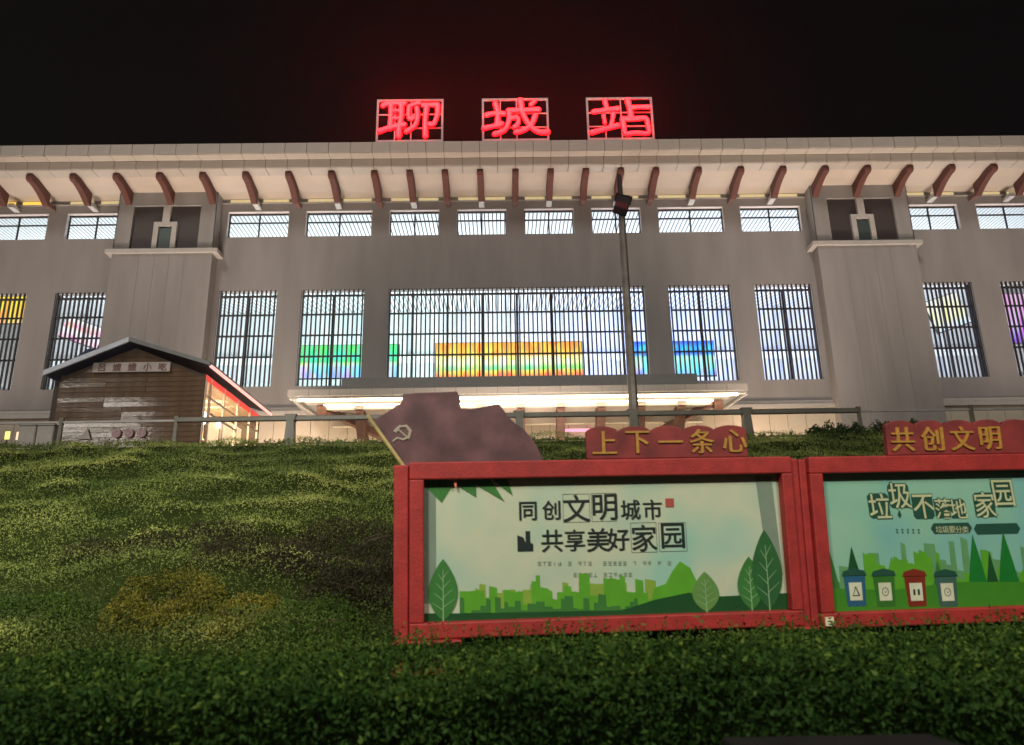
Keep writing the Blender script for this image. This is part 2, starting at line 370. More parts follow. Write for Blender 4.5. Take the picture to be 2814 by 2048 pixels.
# upper windows: frame, mullion, transom, pane
def upper_window(a, b):
    f = MB().box(a, b, 50.28, 50.38, ZU0, ZU0+.08).box(a, b, 50.28, 50.38, ZU1-.17, ZU1-.05).box(a, a+.10, 50.28, 50.38, ZU0+.08, ZU1-.17).box(b-.10, b, 50.28, 50.38, ZU0+.08, ZU1-.17)
    o = P(f.build('upper_window', FRAME))
    m = (a+b)/2; zt = ZU0+1.22
    MB().box(m-.05, m+.05, 50.29, 50.37, ZU0+.08, zt-.045).box(m-.05, m+.05, 50.29, 50.37, zt+.045, ZU1-.17).build('mullion', FRAME, o)
    MB().box(a+.10, b-.10, 50.27, 50.37, zt-.045, zt+.045).build('transom', FRAME, o)
    for x0, x1 in ((a+.1, m-.05), (m+.05, b-.1)):
        for z0, z1 in ((ZU0+.08, zt-.045), (zt+.045, ZU1-.17)):
            MB().add([(x0, 50.33, z0), (x1, 50.33, z0), (x1, 50.33, z1), (x0, 50.33, z1)], [(0, 1, 2, 3)]).build('pane', GLASS, o)
    MB().box(a+.01, b-.01, 50.0, 50.28, ZU1-.05, ZU1-.005).box(a+.004, a+.03, 50.0, 50.28, ZU0+.01, ZU1-.055).box(b-.03, b-.004, 50.0, 50.28, ZU0+.01, ZU1-.055).build('lit_reveal', LITREV, o)
for a, b in UPW: upper_window(a, b)
# lower windows: pane, frame, cross bars, vertical louvre slats standing in front
def louvre_window(a, b, mull):
    zr = [ZL1-.30, 19.2, 17.7, 16.2]
    f = MB().box(a, a+.12, 50.36, 50.46, ZL0, ZL1).box(b-.12, b, 50.36, 50.46, ZL0, ZL1).box(a+.12, b-.12, 50.36, 50.46, ZL0, ZL0+.1).box(a+.12, b-.12, 50.36, 50.46, ZL1-.36, ZL1-.22)
    o = P(f.build('louvre_window', FRAME))
    MB().box(a+.004, a+.03, 50.12, 50.36, ZL0+.01, ZL1-.01).box(b-.03, b-.004, 50.12, 50.36, ZL0+.01, ZL1-.01).box(a+.03, b-.03, 50.12, 50.36, ZL1-.035, ZL1-.008).build('lit_jamb', LITREV, o)  # pale strips carry the window light on the reveals
    for m in mull: boxpart('mullion', SLAT, o, m-.075, m+.075, 50.30, 50.42, ZL0+.1, ZL1-.36)
    for z in zr[1:]: boxpart('cross_bar', FRAME, o, a+.12, b-.12, 50.12, 50.24, z-.05, z+.05)
    ed = [a]+list(mull)+[b]
    for m0, m1 in zip(ed[:-1], ed[1:]):
        MB().add([(m0+.08, 50.43, ZL0+.1), (m1-.08, 50.43, ZL0+.1), (m1-.08, 50.43, ZL1-.36), (m0+.08, 50.43, ZL1-.36)], [(0, 1, 2, 3)]).build('pane', GLASS, o)
    n = round((b-a)/.302); p = (b-a)/n
    for k in range(n): boxpart('slat', SLAT, o, a+p*(k+.5)-.045, a+p*(k+.5)+.045, 49.99, 50.11, ZL0, ZL1)
    return o
for i, (a, b) in enumerate(LOW):
    louvre_window(a, b, [CX+2.385*k for k in range(-3, 4)] if i == 0 else [(a+b)/2])

# towers
for s in (-1, 1):
    tx = CX+s*24.15
    tw = P(MB().box(tx-3.4, tx+3.4, 49.02, 50.0, 4.4, 23.34).build('tower', WALL2))
    MB().box(tx-3.8, tx+3.8, 48.78, 50.0, 23.34, 23.62).build('ledge', TRIM, tw)
    q = MB(); wall_holes(q, tx-3.4, tx+3.4, 23.62, 28.2, [(tx-2.32, tx+2.32, 23.75, 27.0)], 49.0, .25)
    q.box(tx-3.4, tx+3.4, 49.4, 50, 23.62, 28.0); q.box(tx-3.4, tx-3.35, 49.0, 49.4, 23.62, 28.0); q.box(tx+3.35, tx+3.4, 49.0, 49.4, 23.62, 28.0)
    q.build('lantern_stage', WALL2, tw)
    for x0, x1 in ((-2.30, -.27), (.27, 2.30)):
        boxpart('dark_panel', NICHE, tw, tx+x0, tx+x1, 49.18, 49.24, 23.77, 26.98)
    boxpart('emblem_panel', mat('emblem_green', (.05, .075, .07), .5), tw, tx-.45, tx+.45, 49.10, 49.14, 23.78, 25.3)
    e = MB().box(tx-.25, tx+.25, 48.97, 49.2, 25.72, 27.0).box(tx-.8, tx+.8, 48.97, 49.2, 25.42, 25.72).box(tx-.8, tx-.46, 48.97, 49.2, 23.76, 25.42).box(tx+.46, tx+.8, 48.97, 49.2, 23.76, 25.42)
    e.build('emblem_frame', TRIM, tw)
    for gx in (-1.55, -.5, .5, 1.55):
        boxpart('joint_strip', mat('tower_joint', (.29, .27, .25), .9), tw, tx+gx-.02, tx+gx+.02, 49.005, 49.019, 4.6, 23.2)

# canopy over the entrance
cn = P(MB().add([(CX-13.5, 43.84, 12.13), (CX+13.2, 43.84, 12.13), (CX+11.6, 48, 13.3), (CX-11.6, 48, 13.3), (CX-13.5, 43.84, 11.74), (CX+13.2, 43.84, 11.74),
                 (CX+13.2, 49.7, 11.74), (CX-13.5, 49.7, 11.74), (CX+13.2, 49.7, 12.6), (CX-13.5, 49.7, 12.6)],
                [(0, 1, 2, 3), (4, 7, 6, 5), (0, 4, 5, 1), (1, 5, 6, 8), (1, 8, 2), (0, 9, 7, 4), (0, 3, 9)]).build('canopy', ROOFG))
MB().box(CX-11.3, CX+11.4, 48.0, 49.98, 13.3, 14.02).build('upper_slab', ROOFG, cn)
x = CX-13.5
while x < CX+13.0:
    boxpart('fascia_panel', FASC, cn, x+.012, x+1.20, 43.78, 43.83, 11.74, 12.14); x += 1.2136
boxpart('outer_trim', TRIM, cn, CX-13.45, CX+13.15, 43.95, 44.3, 11.62, 11.735)
lx = [(-12.0, -4.15), (-2.0, 12.4)]
for a, b in ((CX-12.9, CX+12.6),):
    MB().tube([(a, 44.02, 11.55), (b, 44.02, 11.55)], .07, 6).build('light_strip', STRIPW, cn)
MB().box(CX-12.6, CX+12.3, 44.35, 45.0, 11.50, 11.60).build('soffit_step', SOFF, cn)
MB().tube([(CX-11.6, 44.95, 11.44), (CX+11.4, 44.95, 11.44)], .05, 6).build('light_strip', STRIPW, cn)
MB().box(CX-12.0, CX+11.7, 45.05, 45.5, 11.22, 11.45).build('soffit_step', SOFF, cn)
MB().box(CX-11.8, CX+11.5, 45.5, 49.9, 11.30, 11.42).build('soffit', SOFF, cn)
MB().box(CX-11.6, CX+11.3, 47.2, 47.6, 10.7, 11.29).build('inner_beam', CREAM, cn)
cprof = [(45.02, 11.42), (44.98, 11.0), (45.15, 10.75), (45.35, 10.3), (45.9, 9.6), (47.2, 9.1), (49.9, 9.0), (49.9, 9.6), (47.3, 9.9), (46.3, 10.6), (46.1, 11.28), (45.5, 11.2)]
CBRK = mat('canopy_bracket', (.17, .075, .05), .65, var=.2, scale=6)
cb = None
for k in range(-4, 5):
    if cb is None: cb = bevel(MB().prism_x(cprof, -.24, .24).build('bracket', CBRK, cn), .04, 2); c = cb
    else: c = cb.copy(); COL.objects.link(c)
    c.location = (CX+2.385*k+.0, 0, 0)
    MB().box(CX+2.385*k-.28, CX+2.385*k+.28, 44.85, 45.3, 11.18, 11.44).build('bracket_cap', TRIM, cn)
for s in (-1, 1):
    p0 = Vector((CX+s*11.7-.15, 45.1, 11.2)); p1 = Vector((CX+s*8.4, 48.2, 9.9)); d = (p1-p0); n_ = Vector((-d.y, d.x, 0)).normalized()*.2
    h = MB(); h.add([p0-n_, p0+n_, p1+n_, p1-n_, p0-n_+Vector((0, 0, .42)), p0+n_+Vector((0, 0, .42)), p1+n_+Vector((0, 0, .42)), p1-n_+Vector((0, 0, .42))],
          [(0, 3, 2, 1), (4, 5, 6, 7), (0, 1, 5, 4), (1, 2, 6, 5), (2, 3, 7, 6), (3, 0, 4, 7)])
    h.build('hip_beam', CBRK, cn)
    MB().tube([(CX+s*13.2, 44.1, 11.60), (CX+s*12.7, 49.6, 11.60)], .07, 6).build('edge_batten', TRIM, cn)
    MB().box(CX+s*11.75-.25, CX+s*11.75+.25, 44.85, 45.3, 10.9, 11.44).build('corner_block', CBRK, cn)
# entrance display
led = tag(boxpart('entrance_display', mat('pink_led', (.6, .3, .4), .5, emit=(1, .35, .55), estr=1.3), None, 3.9, 6.3, 49.3, 49.4, 10.62, 10.80),
          'narrow pink glowing display strip above the entrance behind the mast', 'display')

# LED screens hanging in the hall
sc = []
def screen(lab, x0, x1, y, z0, z1, m, bez=.08, tilt=0):
    o = thing('advertising_screen', lab, 'screen', ((x0+x1)/2, y, z0), 'lit advertising screens inside the hall')
    hx = (x1-x0)/2; h = z1-z0
    MB().box(-hx, hx, 0, .12, 0, h).build('display', m, o)
    MB().box(-hx-bez, hx+bez, .13, .3, -bez, h+bez).build('housing', FRAME, o)
    o.rotation_euler = (0, tilt, 0); return o
screen('wide green, yellow and white advertising screen behind the louvres left of the central window', -16.3, -8.4, 60, 17.6, 20.3,
       screenmat('green_screen', [(.0, (.45, .65, 1)), (.3, (.5, .75, 1)), (.42, (.65, .95, .5)), (.5, (.1, .85, .3)), (.62, (.08, .85, .5)), (1, (.1, .8, .25))], 1.1, 1.4))
screen('wide orange and red advertising screen in the middle of the central window', -5.35, 6.4, 60, 17.5, 20.35,
       screenmat('orange_screen', [(.0, (1, .25, .08)), (.14, (1, .6, .1)), (.22, (.4, .85, .3)), (.42, (.9, 1, .6)), (.56, (1, .9, .45)), (.64, (1, .55, .06)), (1, (1, .40, .03))], 1.6, 1.5))
screen('blue advertising screen across the right end of the central window', 10.2, 17.1, 60, 17.4, 20.25,
       screenmat('blue_screen', [(.0, (.3, .5, 1)), (.3, (.4, .8, .75)), (.5, (.5, .9, .7)), (.65, (.05, .25, 1)), (.8, (.02, .5, 1)), (1, (.02, .12, 1))], 1.4, 1.5))
screen('slanted white and pink advertising screen in the left wing window behind the kiosk', -36.0, -32.6, 60, 20.9, 22.6,
       screenmat('white_screen', [(.0, (1, .55, .7)), (.4, (1, .9, 1)), (.6, (1, .5, .6)), (1, (1, 1, 1))], 2.2, 1.3), tilt=R(20))
screen('yellow advertising screen in the leftmost window', -42.5, -39.0, 60, 22.6, 24.9,
       screenmat('yellow_screen', [(.0, (1, .7, .2)), (.3, (1, .6, .05)), (1, (1, .75, .02))], .8, 1.3))
screen('slanted pale yellow advertising screen in the right wing window', 35.6, 38.5, 60, 21.2, 23.9,
       screenmat('pale_screen', [(.0, (.8, .9, 1)), (.4, (1, 1, .6)), (1, (1, 1, .85))], 1.2, 1.2), tilt=R(-18))
screen('pink and violet advertising screen in the rightmost window', 40.5, 43.8, 60, 19.8, 24.0,
       screenmat('pink_screen', [(.0, (.3, .2, 1)), (.4, (.9, .5, 1)), (1, (1, .6, .9))], 1.0, 1.0))

# ------------------------------------------------------------------ roof letters
def strokes(name, lab, fx, wx, st_, x0):
    """fx: frame box in sketch units, wx: width in metres"""
    cx0, cx1, cy0, cy1 = fx; W = 4.43; Hh = 3.2; sx = W/(cx1-cx0); sz = Hh/(cy1-cy0)
    o = thing('neon_character', lab, 'sign letter', (x0, 46.35, 29.74), 'red glowing characters on the station roof')
    f = MB(); t = .07; zb = .5
    for a, b, c, d in ((-t, W+t, -t, t), (-t, W+t, Hh-t, Hh+t), (-t, t, t, Hh-t), (W-t, W+t, t, Hh-t)): f.box(a, b, .03, .17, c+zb, d+zb)
    for q in (.27, .52): f.box(W*q-.04, W*q+.04, .05, .15, t+zb, Hh-t+zb)
    for q in (.33, .67): f.box(t, W-t, .155, .22, Hh*q-.04+zb, Hh*q+.04+zb)
    f.build('frame', FRW, o)
    for q in (0, W/2, W): boxpart('leg', FRW, o, q-.05, q+.05, .03, .13, 0, zb-t)
    MB().box(-.1, W+.1, -.2, .3, -.02, .09).build('base_rail', FRW, o)
    ch = MB(); halo = MB()
    for s in st_:
        pts = []; rr = []
        r0 = s[0]
        P0 = s[1:]
        for i in range(len(P0)-1):             # smooth the stroke
            for u in (0, .33, .66):
                p_1 = P0[max(i-1, 0)]; p0 = P0[i]; p1 = P0[i+1]; p2 = P0[min(i+2, len(P0)-1)]
                q = [.5*((2*p0[k])+(-p_1[k]+p1[k])*u+(2*p_1[k]-5*p0[k]+4*p1[k]-p2[k])*u*u+(-p_1[k]+3*p0[k]-3*p1[k]+p2[k])*u**3) for k in (0, 1)]
                pts.append(q)
        pts.append(P0[-1])
        w3 = [Vector(((p[0]-cx0)*sx, -.12, zb+(cy1-p[1])*sz)) for p in pts]
        n = len(w3)
        rad = [r0*sx*.87*(1+.10*math.cos(i/(n-1)*2*math.pi)) for i in range(n)]
        ch.tube(w3, rad, 12, .55)
        halo.tube([v+Vector((0, .1, 0)) for v in w3], [r*1.32 for r in rad], 10, .45)
    ch.build('character', NEONC, o, smooth=True); halo.build('letter_side', NEON, o, smooth=True)
    return o
F1 = (110, 597, 95, 400)
strokes('c', 'leftmost red neon character 聊 in its frame on the roof edge', F1, 0, [
    (17, (150, 140), (180, 125), (230, 122), (312, 124)), (19, (212, 130), (212, 220), (210, 310)), (11, (215, 182), (285, 180)), (11, (215, 238), (285, 236)),
    (19, (288, 128), (290, 230), (276, 300), (276, 370)), (18, (133, 333), (190, 312), (250, 296), (312, 284)),
    (14, (345, 150), (385, 132), (425, 122)), (15, (347, 150), (343, 200), (350, 243), (383, 232)), (16, (405, 162), (412, 230), (392, 295), (330, 338)),
    (16, (452, 140), (500, 138), (562, 138)), (17, (562, 140), (560, 210), (535, 280), (505, 284)), (18, (480, 145), (470, 250), (473, 372))], -8.33)
F2 = (912, 1390, 90, 396)
strokes('c', 'middle red neon character 城 in its frame on the roof edge', F2, 0, [
    (16, (938, 215), (1000, 202), (1068, 206)), (18, (1005, 130), (1022, 200), (1016, 290)), (17, (920, 314), (985, 300), (1050, 282)),
    (16, (1100, 182), (1200, 180), (1325, 176)), (17, (1108, 195), (1102, 260), (1070, 330), (998, 358)), (15, (1120, 240), (1170, 238), (1168, 285), (1142, 308)),
    (19, (1192, 105), (1205, 200), (1255, 295), (1320, 345), (1385, 345)), (17, (1298, 222), (1270, 285), (1215, 330), (1155, 345)), (16, (1270, 138), (1296, 112))], -1.12)
F3 = (1702, 2190, 82, 382)
strokes('c', 'rightmost red neon character 站 in its frame on the roof edge', F3, 0, [
    (17, (1838, 112), (1848, 165)), (17, (1748, 188), (1830, 176), (1930, 166)), (13, (1820, 218), (1828, 270)), (15, (1895, 205), (1885, 250), (1872, 300)),
    (18, (1728, 340), (1800, 322), (1925, 290)), (20, (2010, 105), (2022, 170), (2028, 228)), (16, (2040, 160), (2100, 156), (2165, 156)),
    (17, (1962, 242), (2050, 244), (2138, 240), (2150, 300), (2148, 350), (2050, 346), (1978, 352), (1968, 300), (1962, 242))], 6.06)

# ------------------------------------------------------------------ mast
ms = thing('lighting_mast', 'tall thin square mast with a dark box head in front of the station', 'mast', (4.12, 24, 4.5))
def taper(mb, w0, w1, z0, z1, n=8):
    vs = []; 
    for w_, z in ((w0, z0), (w1, z1)):
        for k in range(n): t = 2*math.pi*(k+.5)/n; vs.append((w_*math.cos(t), w_*math.sin(t), z))
    return mb.add(vs, [(k, (k+1) % n, n+(k+1) % n, n+k) for k in range(n)]+[tuple(range(n))[::-1], tuple(range(n, 2*n))])
taper(MB(), .165, .12, 0, 8.1, 8).build('pole', MAST, ms)
taper(MB(), .11, .075, 8.1, 9.7, 8).build('top_pole', MASTD, ms)
MB().box(-.27, .27, -.27, .27, 0, .12).build('base_plate', MASTD, ms)
h = MB().box(-.24, .24, -.34, -.06, -.34, .30).box(-.30, .28, -.38, -.02, .30, .345).build('lamp_head', MASTD, ms, (-.03, -.05, 8.35)); h.rotation_euler = (R(-20), R(17), 0)
MB().box(-.20, .20, -.36, -.345, -.30, -.05).build('lamp_glass', mat('dull_red_glass', (.16, .04, .04), .3), h)
MB().box(-.05, .05, -.06, .12, -.1, .1).build('clamp', MASTD, h)

# ------------------------------------------------------------------ railing
rl = thing('railing', 'dark painted railing along the top of the green bank', 'railing', (0, 22, 4.2))
px = [-3.28*k+.46 for k in range(0, 12)][::-1]+[3.28*k+.46 for k in range(1, 11)]
for a, b in zip(px[:-1], px[1:]):
    thick = -9.2 < (a+b)/2 < 10
    if thick: bevel(boxpart('rail', RAIL, rl, a, b, -.07, .07, .97, 1.11), .02)
    else: boxpart('rail', CONC, rl, a, b, -.03, .03, .99, 1.05)
    boxpart('lower_rail', RAIL, rl, a, b, -.03, .03, .15, .20)
for q in px:
    thick = -7 < q < 10; hw = .13 if thick else .05
    MB().add([(q-hw*1.25, -hw, .0), (q+hw*1.25, -hw, 0), (q+hw*1.25, hw, 0), (q-hw*1.25, hw, 0), (q-hw*.8, -hw, .93), (q+hw*.8, -hw, .93), (q+hw*.8, hw, .93), (q-hw*.8, hw, .93),
              (q-hw*1.3, -hw, 1.15), (q+hw*1.3, -hw, 1.15), (q+hw*1.3, hw, 1.15), (q-hw*1.3, hw, 1.15)],
             [(0, 3, 2, 1), (8, 9, 10, 11), (0, 1, 5, 4), (1, 2, 6, 5), (2, 3, 7, 6), (3, 0, 4, 7), (4, 5, 9, 8), (5, 6, 10, 9), (6, 7, 11, 10), (7, 4, 8, 11)]).build('post', RAIL, rl)

# ------------------------------------------------------------------ kiosk
kx0, kx1, ky = -16.4, -11.08, 28.0
ki = thing('snack_kiosk', 'gabled snack kiosk with plank walls, white name board and red-lit glass side', 'kiosk', (-13.8, 28, 4.5))
kinv = Vector((13.8, -28, -4.5))
def K(o): o.parent = ki; o.location = Vector(o.location)+kinv; return o
K(MB().box(kx0, kx0+.12, 28.06, 34.8, 4.5, 8.45).box(kx0, kx1, 34.7, 34.8, 4.5, 8.45).prism_y([(kx0, 8.40), (kx1, 8.40), (-13.8, 9.5)], 28.1, 28.2).box(kx0, kx1, 28.07, 28.17, 4.5, 8.45).build('wall', mat('kiosk_backing', (.08, .06, .045), .8)))
z = 4.55; 
while z < 9.2:
    x0, x1 = kx0, kx1
    if z > 8.25: t = (z-8.25)/1.25; x0 = kx0+(-13.8-kx0)*t; x1 = kx1+(-13.8-kx1)*t
    if x1-x0 > .5:
        cut = x0+(x1-x0)*random.choice((.32, .45, .6)) if z < 8.25 else None
        for a, b in (((x0, cut-.008), (cut+.008, x1)) if cut else ((x0, x1),)):
            k2 = max(0, (z+.175-8.25)/1.25); e0, e1 = (kx0+(-13.8-kx0)*k2, kx1+(-13.8-kx1)*k2) if z > 8.25 else (a, b)
            o = K(MB().prism_y([(a, 0), (b, 0), (max(e1, e0+.02), .175), (e0, .175)], 0, .03).build('plank', PLANK, None, (0, 28.02, z)))
            o.rotation_euler.x = R(random.uniform(-2.2, 2.2))
    z += .19
rid = (-13.8, 9.62)
for s, ex, ez, nm in ((-1, -16.75, 8.36, 'roof'), (1, -10.72, 8.62, 'roof')):
    K(MB().prism_y([(ex, ez), (ex, ez+.12), (rid[0], rid[1]+.12), (rid[0], rid[1])][::s], 27.56, 35.2).build(nm, ROOFB))
K(MB().prism_y([(-16.75, 8.28), (-16.75, 8.48), (rid[0], rid[1]+.11), (rid[0], rid[1]-.08)], 27.46, 27.55).build('barge_board', BARGE))
K(MB().prism_y([(-10.72, 8.59), (rid[0], rid[1]-.05), (rid[0], rid[1]+.11), (-10.72, 8.73)], 27.46, 27.55).build('barge_board', mat('barge_dark', (.17, .18, .18), .5)))
K(MB().add([(-18.75, 31, 9.3), (-13.4, 31, 9.3), (-13.4, 34.5, 9.3), (-18.75, 34.5, 9.3), (-18.1, 32.6, 11.02), (-15.3, 32.6, 11.06)],
           [(0, 1, 5, 4), (1, 2, 5), (2, 3, 4, 5), (3, 0, 4), (0, 3, 2, 1)]).build('rear_roof', ROOFB))
K(MB().box(-18.6, -13.6, 31.4, 34.3, 4.5, 9.29).build('rear_wall', mat('kiosk_backing', (.08, .06, .045))))
# name board with characters
nb = K(MB().box(-15.2, -12.35, 27.88, 27.98, 8.50, 8.87).build('name_board', SIGNB))
for i, c in enumerate('吕嫂嫂小吃'):
    o = glyph('character', c, -14.86+i*.56, 8.685, .32, 27.87, SIGNT, nb, .006, .006)
# round menu pictures on the front wall
for i, xx in enumerate((-14.05, -13.6, -13.14)):
    v = [(xx+.17*math.cos(t*math.pi/8), 6.2+.17*math.sin(t*math.pi/8)) for t in range(16)]
    K(MB().prism_y(v, 27.93, 27.97).build('menu_plate', mat('menu_pink', (.34, .22, .24), .6, var=.4, scale=14)))
K(MB().prism_y([(-15.45, 6.0), (-14.95, 6.0), (-15.05, 6.25), (-15.12, 6.42), (-15.22, 6.2)], 27.93, 27.97).build('wall_sticker', SIGNB))
# glass side
for i, yy in enumerate((28.12, 28.62, 30.1, 31.7, 33.3, 34.45)):
    K(MB().box(kx1-.03, kx1+.05, yy, yy+.075, 4.5, 8.42).build('glazing_post', KFR))
K(MB().box(kx1-.02, kx1+.03, 28.12, 34.6, 8.22, 8.42).build('red_band', KRED))
for z0, a, b in ((7.62, 28.2, 34.5), (7.05, 28.7, 31.7), (6.55, 31.8, 34.5), (6.0, 30.15, 33.3)):
    K(MB().box(kx1-.01, kx1+.04, a, b, z0, z0+.07).build('glazing_bar', KFR))
for a, b in ((28.2, 28.62), (28.7, 30.1), (30.18, 31.7), (31.78, 33.3), (33.38, 34.45)):
    K(MB().add([(kx1+.01, a, 4.6), (kx1+.01, b, 4.6), (kx1+.01, b, 7.98), (kx1+.01, a, 7.98)], [(0, 1, 2, 3)]).build('pane', glassmat('kiosk_glass', (.95, .93, .9), .08) if 'kiosk_glass' not in MATS else MATS['kiosk_glass']))
K(MB().box(-13.6, -13.5, 28.3, 34.6, 4.5, 8.4).box(-13.5, kx1-.1, 28.3, 34.6, 8.3, 8.4).build('interior_wall', KINT))
LBX = mat('menu_lightbox', (.9, .8, .6), .5, var=.3, scale=6, emit=(1, .80, .50), estr=.9)
for a, b, z0, z1 in ((30.3, 31.6, 6.1, 7.55), (31.9, 33.2, 6.7, 7.7), (33.4, 34.3, 6.7, 7.7)):
    K(MB().box(-11.75, -11.7, a, b, z0, z1).build('menu_lightbox', LBX))
for z0 in (5.6, 6.3, 7.0): 
    K(MB().box(-13.5, -12.9, 28.6, 34.3, z0, z0+.05).build('shelf', KFR))
K(MB().prism_y([(kx1+.30, 8.56), (kx1+.42, 8.52), (kx1+.42, 8.62), (kx1+.30, 8.68)], 27.6, 35.2).build('eave_light', KPINK))
for yy, zz, r in ((29.0, 7.25, .16), (29.75, 7.15, .2), (31.5, 7.35, .15)):
    vs = []; fs = []
    m = MB().tube([(-11.7, yy, zz-r*.5), (-11.7, yy, zz), (-11.7, yy, zz+r*.5)], [r*.87, r, r*.87], 12)
    tag(m.build('lantern', LAMPW, smooth=True), 'round white lantern glowing behind the kiosk glass, %s' % ('nearest the front corner' if yy < 29.3 else 'the larger one second from the corner' if yy < 30 else 'farthest back above the shelves'), 'lantern', 'lanterns in the kiosk')
area('kiosk_ceiling_light', (-12.2, 31.4, 8.25), (-12.2, 31.4, 4), 1.2, 5.5, 620, (1, .76, .5))

# things beside the kiosk on the bank top
for xx, lab in ((-15.95, 'grey metal cabinet left of the kiosk, the farther of the pair'), (-15.35, 'grey metal cabinet touching the left side of the kiosk front')):
    c = thing('utility_cabinet', lab, 'cabinet', (xx, 26, 4.5), 'grey cabinets beside the kiosk')
    bevel(MB().box(-.28, .28, -.2, .2, .08, 1.52).build('body', CONC, c), .015)
    MB().box(-.31, .31, -.23, .23, 1.53, 1.58).build('top_cover', CONC, c); MB().box(-.25, .25, -.215, -.205, .15, 1.45).build('door', mat('cabinet_door', (.34, .31, .28), .6), c)
    MB().box(.15, .18, -.235, -.216, .75, .95).build('handle', MASTD, c); MB().box(-.3, .3, -.2, .2, 0, .075).build('plinth', KERB, c)
for xx, m, lab, zz in ((-16.7, LAMPY, 'small yellow-green lit notice at the far left of the bank top', 5.62), (-16.32, LAMPP, 'small peach lit notice right of the yellow-green one', 5.6)):
    c = thing('lit_notice', lab, 'notice', (xx, 26, 4.5), 'small lit notices at the far left')
    bevel(MB().box(-.085, .085, -.04, .0, zz-4.5-.02, zz-4.5+.26).build('panel', m, c), .03); MB().box(-.02, .02, -.02, .0, 0, zz-4.52).build('stand', MASTD, c)

# ------------------------------------------------------------------ billboards
brd_rot = Euler((R(6.5), R(-.85), R(4.5)), 'XYZ')
def flat(parent, name, pts, m, layer):
    """print: thin polygon (u,w points), its front 2 mm x layer proud of the sheet"""
    y1 = -.0015*layer
    return MB().prism_y(pts, y1-.0012, y1).build(name, m, parent)
def leafshape(cx, wb, w, h, n=14):
    pts = []
    for i in range(n+1):
        t = i/n; pts.append((cx+w*math.sin(math.pi*t)**.8*(1-.35*t), wb+h*t))
    for i in range(n-1, 0, -1):
        t = i/n; pts.append((cx-w*math.sin(math.pi*t)**.8*(1-.35*t), wb+h*t))
    return pts
def ink(name, c): return mat('ink_'+name, hexc(*c), .45, var=.08, scale=6)
def veins(ps, cx, wb, h, w, m, L):
    mb = MB(); y = -.0015*L
    def ln(a, b, t):
        a = Vector((a[0], 0, a[1])); b = Vector((b[0], 0, b[1])); d = (b-a).normalized(); n = Vector((-d.z, 0, d.x))*t
        nonlocal y; y -= .00005
        mb.add([(p.x, y, p.z) for p in (a-n, a+n, b+n*.4, b-n*.4)], [(0, 3, 2, 1)])
    ln((cx, wb-.01), (cx, wb+h*.85), .005)
    for i in range(4):
        z = wb+h*(.18+.16*i); k = w*.75*(1-.18*i)
        ln((cx, z), (cx-k, z+h*.13), .003); ln((cx, z+h*.05), (cx+k, z+h*.18), .003)
    mb.build('tree_veins', m, ps)
def skyline(ps, x0, x1, wb, hmax, m, L, seed, dens=.05):
    rr = random.Random(seed); pts = [(x0, wb)]; x = x0
    while x < x1:
        wd = min(dens*rr.uniform(.5, 1.5), x1-x); h = hmax*rr.uniform(.25, 1)
        pts += [(x, wb+h), (x+wd, wb+h*rr.uniform(.93, 1))]; x += wd+.002
    pts.append((x1, wb)); 
    # clean order
    flat(ps, 'printed_skyline', pts, m, L)
TEAL = ink('ink_dark', (30, 42, 40)); WH = ink('pale', (205, 210, 180))
GR1 = ink('leaf_green', (58, 118, 52)); GR2 = ink('bright_green', (88, 160, 40)); GR3 = ink('deep_green', (24, 76, 36)); GR4 = ink('lime', (130, 165, 60)); GRV = ink('vein', (140, 178, 130))
def poster_mat(name, c0, c1, c2):
    m = bpy.data.materials.new(name); m.use_nodes = True; n = m.node_tree; b = n.nodes['Principled BSDF']; b.inputs['Roughness'].default_value = .4
    tc = n.nodes.new('ShaderNodeTexCoord'); nz = n.nodes.new('ShaderNodeTexNoise'); nz.inputs['Scale'].default_value = 1.1; nz.inputs['Detail'].default_value = 2
    n.links.new(tc.outputs['Object'], nz.inputs['Vector']); rp = n.nodes.new('ShaderNodeValToRGB'); e = rp.color_ramp.elements
    e[0].position = .35; e[1].position = .7; e[0].color = (*c0, 1); e[1].color = (*c2, 1); q = e.new(.5); q.color = (*c1, 1)
    n.links.new(nz.outputs['Fac'], rp.inputs[0]); n.links.new(rp.outputs[0], b.inputs['Base Color']); return m
def billboard(lab, u0, w0, wid, hgt, first):
    o = thing('billboard', lab, 'billboard', (0, 7, 0), 'red-framed roadside billboards'); o.rotation_euler = brd_rot
    a, b, c, d = u0, u0+wid, w0, w0+hgt
    # frame: outer member and a proud inner member, mitred as butt-jointed bars
    for nm, x0, x1, z0, z1 in (('top_bar', a-.125, b+.10, d, d+.15), ('bottom_bar', a-.125, b+.10, c-.13, c)):
        bevel(MB().box(x0, x1, -.10, .03, z0, z1).build('frame_bar', RED, o), .012)
    for x0, x1 in ((a-.125, a), (b, b+.10)): bevel(MB().box(x0, x1, -.10, .03, c, d).build('frame_bar', RED, o), .012)
    for x0, x1 in (((a-.26, a-.13) if first else (a-.20, a-.13)), (b+.105, b+.18)):
        bevel(MB().box(x0, x1, -.055, .06, c-1.3, d+.13).build('upright', RED, o), .012)
    MB().box(a-.1, b+.08, .035, .075, c-.1, d+.12).build('back_panel', MASTD, o)
    for x0, x1 in (((a-.262, a+.31)), (b-.16, b+.20)) if first else ((b-.16, b+.2),):
        bevel(MB().box(x0, x1, -.16, .09, c-.50, c-.135).build('plinth', RED, o), .01)
    return o, (a, b, c, d)
bb, (a, b, c, d) = billboard('left billboard with pale green poster of two dark slogan lines, trees and skyline', -.695, -.116, 3.195, 1.19, True)
ps = MB().box(a, b, 0, .03, c, d).build('poster', poster_mat('poster_pale_green', hexc(166, 192, 168), hexc(192, 200, 170), hexc(150, 194, 172)), bb)
